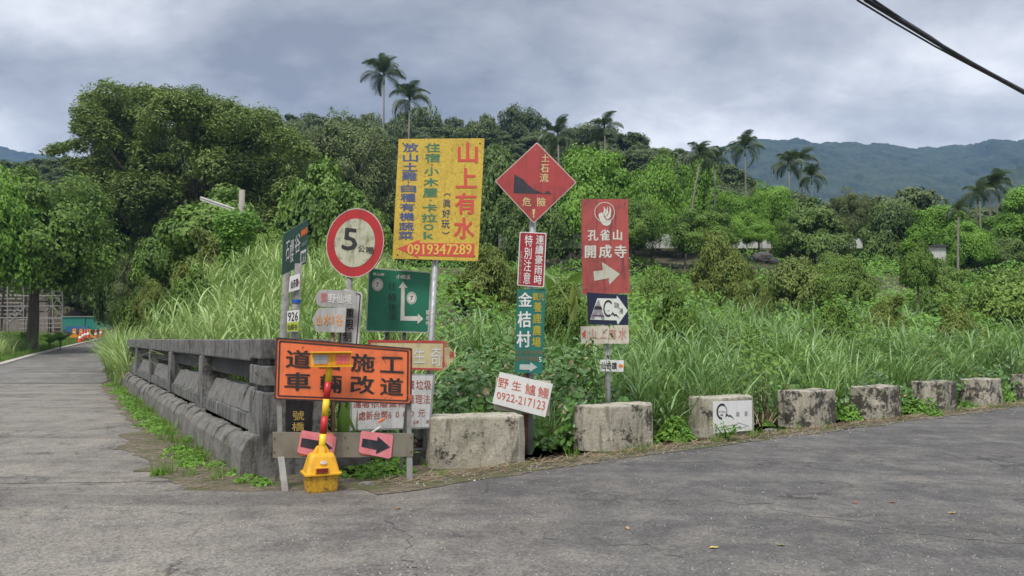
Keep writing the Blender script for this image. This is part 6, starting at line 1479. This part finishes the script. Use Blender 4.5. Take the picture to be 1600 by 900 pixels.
for i, (x0, y0, x1, y1) in enumerate([(-60, 438, 36, 470), (-60, 472, 36, 495), (-60, 497, 36, 522), (38, 455, 76, 470), (38, 472, 76, 486), (38, 488, 76, 522)]):
    bpart('wall_panel', x0, y0, x1, y1, Yb + 3 + (i % 3) * .05, conc_old)
for i in range(9):
    y = 442 + i * 6; bpart('plank', -50 + (i * 13) % 20, y, 34, y + 1.6, Yb + 2.85, MT['bark_pale'], 0.08)
for x in (4, 16, 28): bpart('window_opening', x - 4, 476, x + 3, 490, Yb + 2.9, darkp, 0.1)
for x in (-30, 0, 36, 76): bpart('column', x, 436 if x < 40 else 453, x + 4, 524, Yb + 2.6, conc_old, 0.35)
sc0 = A(60, 515, Yb - 1.5); se = tag(empty('scaffold', (sc0.x, Yb - 1.5, tz(sc0.x, Yb - 1.5))), 'pale steel scaffold with ladder in front of the unfinished building', 'scaffold')
def tb(name, p0, p1, r_=0.045, mat=None, par=se, Y0=Yb - 1.5, Y1=None):
    a, b_ = A(p0[0], p0[1], Y0) - par.location, A(p1[0], p1[1], Y1 or Y0) - par.location
    MB().tube([a, b_], r_, 6).build(name, mat or MT['steel'], par)
for x, yt in ((-15, 442), (12, 446), (37, 448), (60, 452), (82, 454), (98, 456)):
    tb('standard', (x, yt), (x, 518), 0.06)
for y in (462, 478, 496): tb('ledger', (-30, y + 1), (98, y), 0.05)
tb('ledger', (60, 453), (98, 456)); 
for (p0, p1) in (((82, 456), (98, 478)), ((98, 456), (82, 478)), ((82, 478), (98, 496)), ((98, 478), (84, 500)), ((60, 496), (82, 478)), ((60, 470), (84, 454))): tb('brace', p0, p1, 0.04)
tb('ladder_rail', (6, 503), (36, 474), 0.05); tb('ladder_rail', (13, 506), (40, 480), 0.05)
for k in range(8): t = k / 7; tb('ladder_rung', (6 + 30 * t, 503 - 29 * t), (13 + 27 * t, 506 - 26 * t), 0.035)
# light net fence
net, nt, b = newmat('green_net'); b.inputs['Base Color'].default_value = (0.03, 0.28, 0.22, 1); b.inputs['Roughness'].default_value = .8
tr1 = N(nt, 'ShaderNodeBsdfTransparent'); mx1 = N(nt, 'ShaderNodeMixShader'); mx1.inputs[0].default_value = 0.62; LK(nt, tr1.outputs[0], mx1.inputs[1]); LK(nt, b.outputs[0], mx1.inputs[2]); LK(nt, mx1.outputs[0], nt.nodes['Material Output'].inputs[0])
Yf = 70; f0 = A(137, 517, Yf); fe = tag(empty('mesh_fence', (f0.x, Yf, tz(f0.x, Yf))), 'teal mesh fence on a frame behind the orange barriers', 'fence')
def fq(name, x0, y0, x1, y1, mat, th, dy=0): a, b_ = A(x0, y1, Yf) - fe.location, A(x1, y0, Yf) - fe.location; MB().box(((a.x + b_.x) / 2, dy, (a.z + b_.z) / 2), (abs(b_.x - a.x), th, abs(b_.z - a.z))).build(name, mat, fe)
for x0, x1 in ((97, 133), (133, 161), (161, 178)): fq('mesh_panel', x0 + .3, 495, x1 - .3, 516, net, 0.02)
for x in (97, 133, 161, 178): fq('post', x - .5, 494, x + .5, 520, MT['steel'], 0.06, -.05)
fq('top_rail', 96, 494, 178, 495.2, MT['steel'], 0.05, -.1)
q = fq('low_barrier', 105, 510, 140, 519, paint('blue_barrier', (0.03, 0.12, 0.30)), 0.06, -.2)
fr0 = A(78, 517, Yf - 1); ge = tag(empty('pipe_railing', (fr0.x, Yf - 1, tz(fr0.x, Yf - 1))), 'grey pipe railing left of the teal mesh fence', 'railing')
for x in (40, 52, 68, 84, 96): tb('post', (x, 498), (x, 520), 0.05, par=ge, Y0=Yf - 1)
for y in (498, 505, 512): tb('rail', (30, y + 1.5), (97, y), 0.04, par=ge, Y0=Yf - 1)
# orange barriers and cones
obp = paint('orange_plastic', (0.75, 0.30, 0.015), (0.3, 0.15, 0.03), 0.3, 0.5); cno = paint('cone_orange', (0.72, 0.07, 0.03), (0.3, 0.08, 0.04), 0.3, 0.5)
def lane_z(x, y): return 0.031 * max(0, y - 25)
bar = None
for i, (x0, x1, lab) in enumerate(((111, 122, 'leftmost orange plastic barrier, end-on, before the mesh fence'), (122, 132, 'middle orange plastic barrier behind the cones'), (133, 145, 'right orange plastic barrier with a slanting end, behind the cones'))):
    Y = 62 + i * 1.6; p = A((x0 + x1) / 2, 528, Y); z = p.z
    e = empty('traffic_barrier', (p.x, Y, z), 0.4); tag(e, lab, 'barrier', 'orange plastic barriers beside the lane')
    w = (x1 - x0) / F * Y / 2
    if bar is None:
        bar = (MB().prism([(-.30, 0), (.30, 0), (.30, .12), (.16, .30), (.13, .72), (-.13, .72), (-.16, .30), (-.30, .12)], .32, -.32).mesh('body', obp, bevel=.02), MB().box((0, 0, .735), (.2, .4, .03)).mesh('top_cap', obp), MB().box((0, -.326, .45), (.16, .01, .12)).mesh('reflector', white))
    for me_, nm in zip(bar, ('body', 'top_cap', 'reflector')):
        o = link(nm, me_, e); o.scale = (w / .3, 1, 1)
cn = (None,)
def lathe(prof, n=16):
    q = MB(); vs = [(r_ * math.cos(2 * math.pi * k / n), r_ * math.sin(2 * math.pi * k / n), z) for r_, z in prof for k in range(n)]
    return q.add(vs, [(i * n + k, i * n + (k + 1) % n, (i + 1) * n + (k + 1) % n, (i + 1) * n + k) for i in range(len(prof) - 1) for k in range(n)] + [tuple(range((len(prof) - 1) * n, len(prof) * n))])
cbody = lathe([(.17, .03), (.12, .25), (.085, .45), (.05, .66), (.03, .70)]).mesh('cone_body', cno, smooth=True); cbase = MB().box((0, 0, .015), (.42, .42, .03)).mesh('cone_base', cno, bevel=.01); cband = lathe([(.124, .25), (.092, .42)]).mesh('reflective_band', white, smooth=True)
CN = [(125, 534, 'nearest cone, in front of the leftmost barrier'), (128.8, 531, 'second cone from the left, by the lane kerb'), (132.3, 529, 'third cone from the left, before the middle barrier'), (137.4, 528, 'cone right before the slanting barrier'), (149.6, 528, 'lone cone right of the barriers'), (157.4, 525.5, 'sixth cone along the bend'), (167.6, 525.5, 'cone near the grass at the bend'), (175, 523.5, 'last cone, half hidden by the grass')]
for i, (px, py, lab) in enumerate(CN):
    Y = 57 + i * 1.5 if i < 4 else 63 + (i - 4) * 2; p = A(px, py, Y); e = empty('traffic_cone', (p.x, Y, p.z)); tag(e, 'orange traffic ' + lab, 'traffic cone', 'orange traffic cones along the lane')
    for me_, nm in ((cbody, 'cone_body'), (cbase, 'cone_base'), (cband, 'reflective_band')): link(nm, me_, e)
# leaning pole, street lamp
p0, p1 = A(179, 500, 60), A(192, 425, 60); o = MB().tube([Vector((0, 0, -.5)), p1 - p0], [.14, .10], 10).build('utility_pole', MT['grey_post'], smooth=True); o.location = (p0.x, p0.y, p0.z - .5); tag(o, 'leaning grey pole by the lane bend, grass at its foot', 'pole')
pl_ = A(373, 520, 30); se2 = tag(empty('street_lamp', (pl_.x, 30, tz(pl_.x, 30))), 'concrete street lamp pole with a tube light arm, overgrown by vines', 'street lamp')
zt = A(372, 297, 30).z - se2.location.z
MB().tube([(0, 0, -.3), (0, 0, zt)], [.15, .11], 12).build('pole', MT['bark_pale'], se2, smooth=True)
MB().box((0.12, -.05, zt - .7), (0.06, 0.3, .08)).build('bracket', MT['steel'], se2)
a_, b2_ = A(366, 327, 29.8) - se2.location, A(313, 309, 29.6) - se2.location
MB().tube([Vector((0, 0, zt - 1.0)), a_], 0.03, 8).build('arm', MT['steel'], se2); MB().tube([a_, b2_], 0.058, 8).build('lamp_housing', paint('lamp_white', (0.42, 0.41, 0.39)), se2)
MB().tube([a_ + Vector((0, 0, -.07)), b2_ + Vector((0, 0, -.07))], 0.035, 8).build('light_tube', white, se2)
n = 5200; h_ = r.uniform(0, 1, n) ** .8 * (zt - .9); th = r.uniform(0, 6.28, n); rd = (.2 + .55 * np.exp(-((h_ - zt * .72) / 1.0) ** 2) + .9 * np.exp(-h_ / 1.6)) * np.sqrt(r.random(n))
P = np.stack([pl_.x - .15 + np.cos(th) * rd, 30 - .1 + np.sin(th) * rd, se2.location.z + h_], 1); Nn = unit(np.stack([np.cos(th), np.sin(th), np.full(n, .8)], 1) + r.normal(size=(n, 3)) * .4)
L_ = r.uniform(.10, .20, n); tag(link('climbing_vine', leafmesh('climbing_vine', P, Nn, L_, L_ * .6, MT['leaf_weed'], r)), 'vine climbing round the street lamp pole', 'vine')
# boundary wall below the trees
wallm = concrete('white_wall', (0.62, 0.62, 0.60), (0.25, 0.24, 0.22), 0.55, 0.8, 0.4, 0.5, 0.01)
we = empty('boundary_wall', (30, 63, 0)); tag(we, 'long pale panelled boundary wall glimpsed between the trees on the slope', 'wall')
x = A(780, 380, 63).x; i = 0
while x < A(1330, 380, 63).x:
    px = 800 + x / 63 * F; yt, yb = (366 if px < 1060 else 373), 388
    za, zb = A(px, yb, 63).z, A(px, yt, 63).z
    MB().box((x - 30 + .58, 0, (za + zb) / 2), (1.14, .12, zb - za)).build('panel', wallm, we, bevel=.01)
    MB().box((x - 30, -.05, (za + zb) / 2), (.10, .18, zb - za + .06)).build('pier', MT['grey_post'], we); x += 1.2; i += 1
for k, (x0, y0, x1, y1, Y, lab) in enumerate(((1452, 386, 1478, 401, 57, 'small white gabled shed on the lawn slope'), (1294, 377, 1309, 390, 58, 'white shed wall seen under the tiered tree'))):
    a_, b_ = A(x0, y1 + 8, Y), A(x1, y0, Y); zg_ = min(a_.z, tz((a_.x + b_.x) / 2, Y), tz((a_.x + b_.x) / 2, Y + 2)) - .15; e = tag(empty('shed', ((a_.x + b_.x) / 2, Y, zg_)), lab, 'shed'); w = b_.x - a_.x; h = b_.z - zg_
    MB().box((0, 1, h / 2), (w, 2, h)).build('wall', wallm, e); MB().prism([(-w / 2 - .15, h), (w / 2 + .15, h), (w / 2 + .15, h + .06), (0, h + .22), (-w / 2 - .15, h + .06)], 2.2, -.2).build('roof', darkp, e)
lawn = []
P = wedge(16000, 1480, 1610, 46, 57, r, 1); hh = np.full(len(P), 1.0)
tag(link('lawn', blades('lawn', P, r.uniform(.15, .35, len(P)), r.uniform(0, 6.28, len(P)), np.abs(r.normal(size=len(P))) * .3, r.uniform(.2, 1, len(P)), np.full(len(P), .03), MT['grass_short'], r, seg=2)), 'short lawn on the slope at the right', 'lawn', kind='stuff')
# verge on the left of the lane
n = 30000; y = np.sqrt(r.uniform(27 ** 2, 66 ** 2, n)); xl = np.interp(y, [p[1] for p in LE], [p[0] for p in LE]); x = xl - .35 - r.random(n) ** 1.3 * 9
P = np.stack([x, y, terr(x, y)], 1)
tag(link('grass', blades('grass', P, r.uniform(.18, .5, n), r.uniform(0, 6.28, n), np.abs(r.normal(size=n)) * .4, r.uniform(.3, 1.4, n), np.full(n, .022), MT['grass_short'], r, seg=3)), 'short green grass on the verge left of the lane', 'grass', kind='stuff')
C4 = []
for k in range(70):
    y = R_.uniform(33, 46); C4.append((at(R_.uniform(-40, 62), 530, y).x - .6, y))
C4 = np.array([(x, y, tz(x, y)) for x, y in C4 if x < np.interp(y, [p[1] for p in LE], [p[0] for p in LE]) - 1.0])
tag(link('tall_grass', tussocks('tall_grass', C4, 50, 1.0, 1.9, 0.03, MT['grass'], r, 0.35)), 'tall grass at the left edge below the leafy tree', 'grass', kind='stuff')
for px, Y, lab in ((40, 47, 'large-leaved taro plant at the foot of the left tree'), (95, 50, 'pale broad-leaved plant left of the barriers'), (78, 49, 'dark broad-leaved plant between tree trunk and railing')):
    p = A(px, 520, Y); leaf_plant('taro_plant', lab, p.x, Y, tz(p.x, Y), 9, .8, .45, .7, 'banana' if px == 95 else 'leaf_weed', .7, 'plant', .6)
# rocks on the slope
for px, py, Y, s_ in ((1192, 404, 48, .6), (1206, 409, 48, .42)):
    o = stone('slope_rock', 1200, 640, s_, s_ * .6, s_ * .7, MT['rock'], 'grey rock on the slope under the tiered tree' if s_ > .5 else 'smaller rock right of the grey rock on the slope', px * .1, 0, 'rock'); p = A(px, py, Y); o.location = (p.x, Y, p.z)
# overhead cables
ce = tag(empty('overhead_cable', (6, 8, 5)), 'bundle of black overhead cables sagging across the upper right corner', 'cable')
def cable(name, pts, r_):
    P = [A(*q) for q in pts]; d0 = P[0] - P[1]; d1 = P[-1] - P[-2]; P = [P[0] + d0 * 6 + Vector((0, 0, 2.5))] + [P[0] + d0 * 2 + Vector((0, 0, .4))] + P + [P[-1] + d1 * 3 + Vector((0, 0, .3)), P[-1] + d1 * 8 + Vector((0, 0, 2))]
    cu = []
    for i in range(len(P) - 1):
        for k in range(6): cu.append(P[i].lerp(P[i + 1], k / 6))
    cu.append(P[-1]); MB().tube([c - ce.location for c in cu], r_, 8).build(name, cblk, ce, smooth=True)
cblk = paint('cable_black', (0.012, 0.012, 0.013), (0.03, 0.03, 0.03), 0.2, 0.5)
cable('cable', [(1354, 0, 8.0), (1420, 40, 8.6), (1475, 74, 9.2), (1520, 100, 9.8), (1560, 122, 10.3), (1600, 144, 10.9)], 0.026)
cable('cable', [(1341, 1, 8.1), (1400, 37, 8.7), (1460, 72, 9.3), (1520, 104, 9.9), (1560, 125, 10.4), (1600, 147, 11)], 0.011)
cable('cable', [(1365, 0, 7.9), (1410, 30, 8.5), (1455, 58, 9.1), (1475, 72, 9.3), (1530, 104, 9.9), (1600, 141, 11)], 0.013)

# ------------------------------------------------------------------ air
me = bpy.data.meshes.new('haze'); mbx = MB().box((0, 890, 162), (3400, 1930, 334)); me.from_pydata(mbx.v, [], mbx.f)
hm = bpy.data.materials.new('haze'); hm.use_nodes = True; nt = hm.node_tree; nt.nodes.clear()
pv = N(nt, 'ShaderNodeVolumePrincipled'); pv.inputs['Color'].default_value = (0.26, 0.50, 1.0, 1); pv.inputs['Density'].default_value = 0.00020; pv.inputs['Anisotropy'].default_value = 0.0
ou = N(nt, 'ShaderNodeOutputMaterial'); LK(nt, pv.outputs[0], ou.inputs['Volume'])
me.materials.append(hm); ho = link('haze', me); tag(ho, kind='stuff')
tag(ho, 'pale blue air between the camera and the far mountains', 'haze')
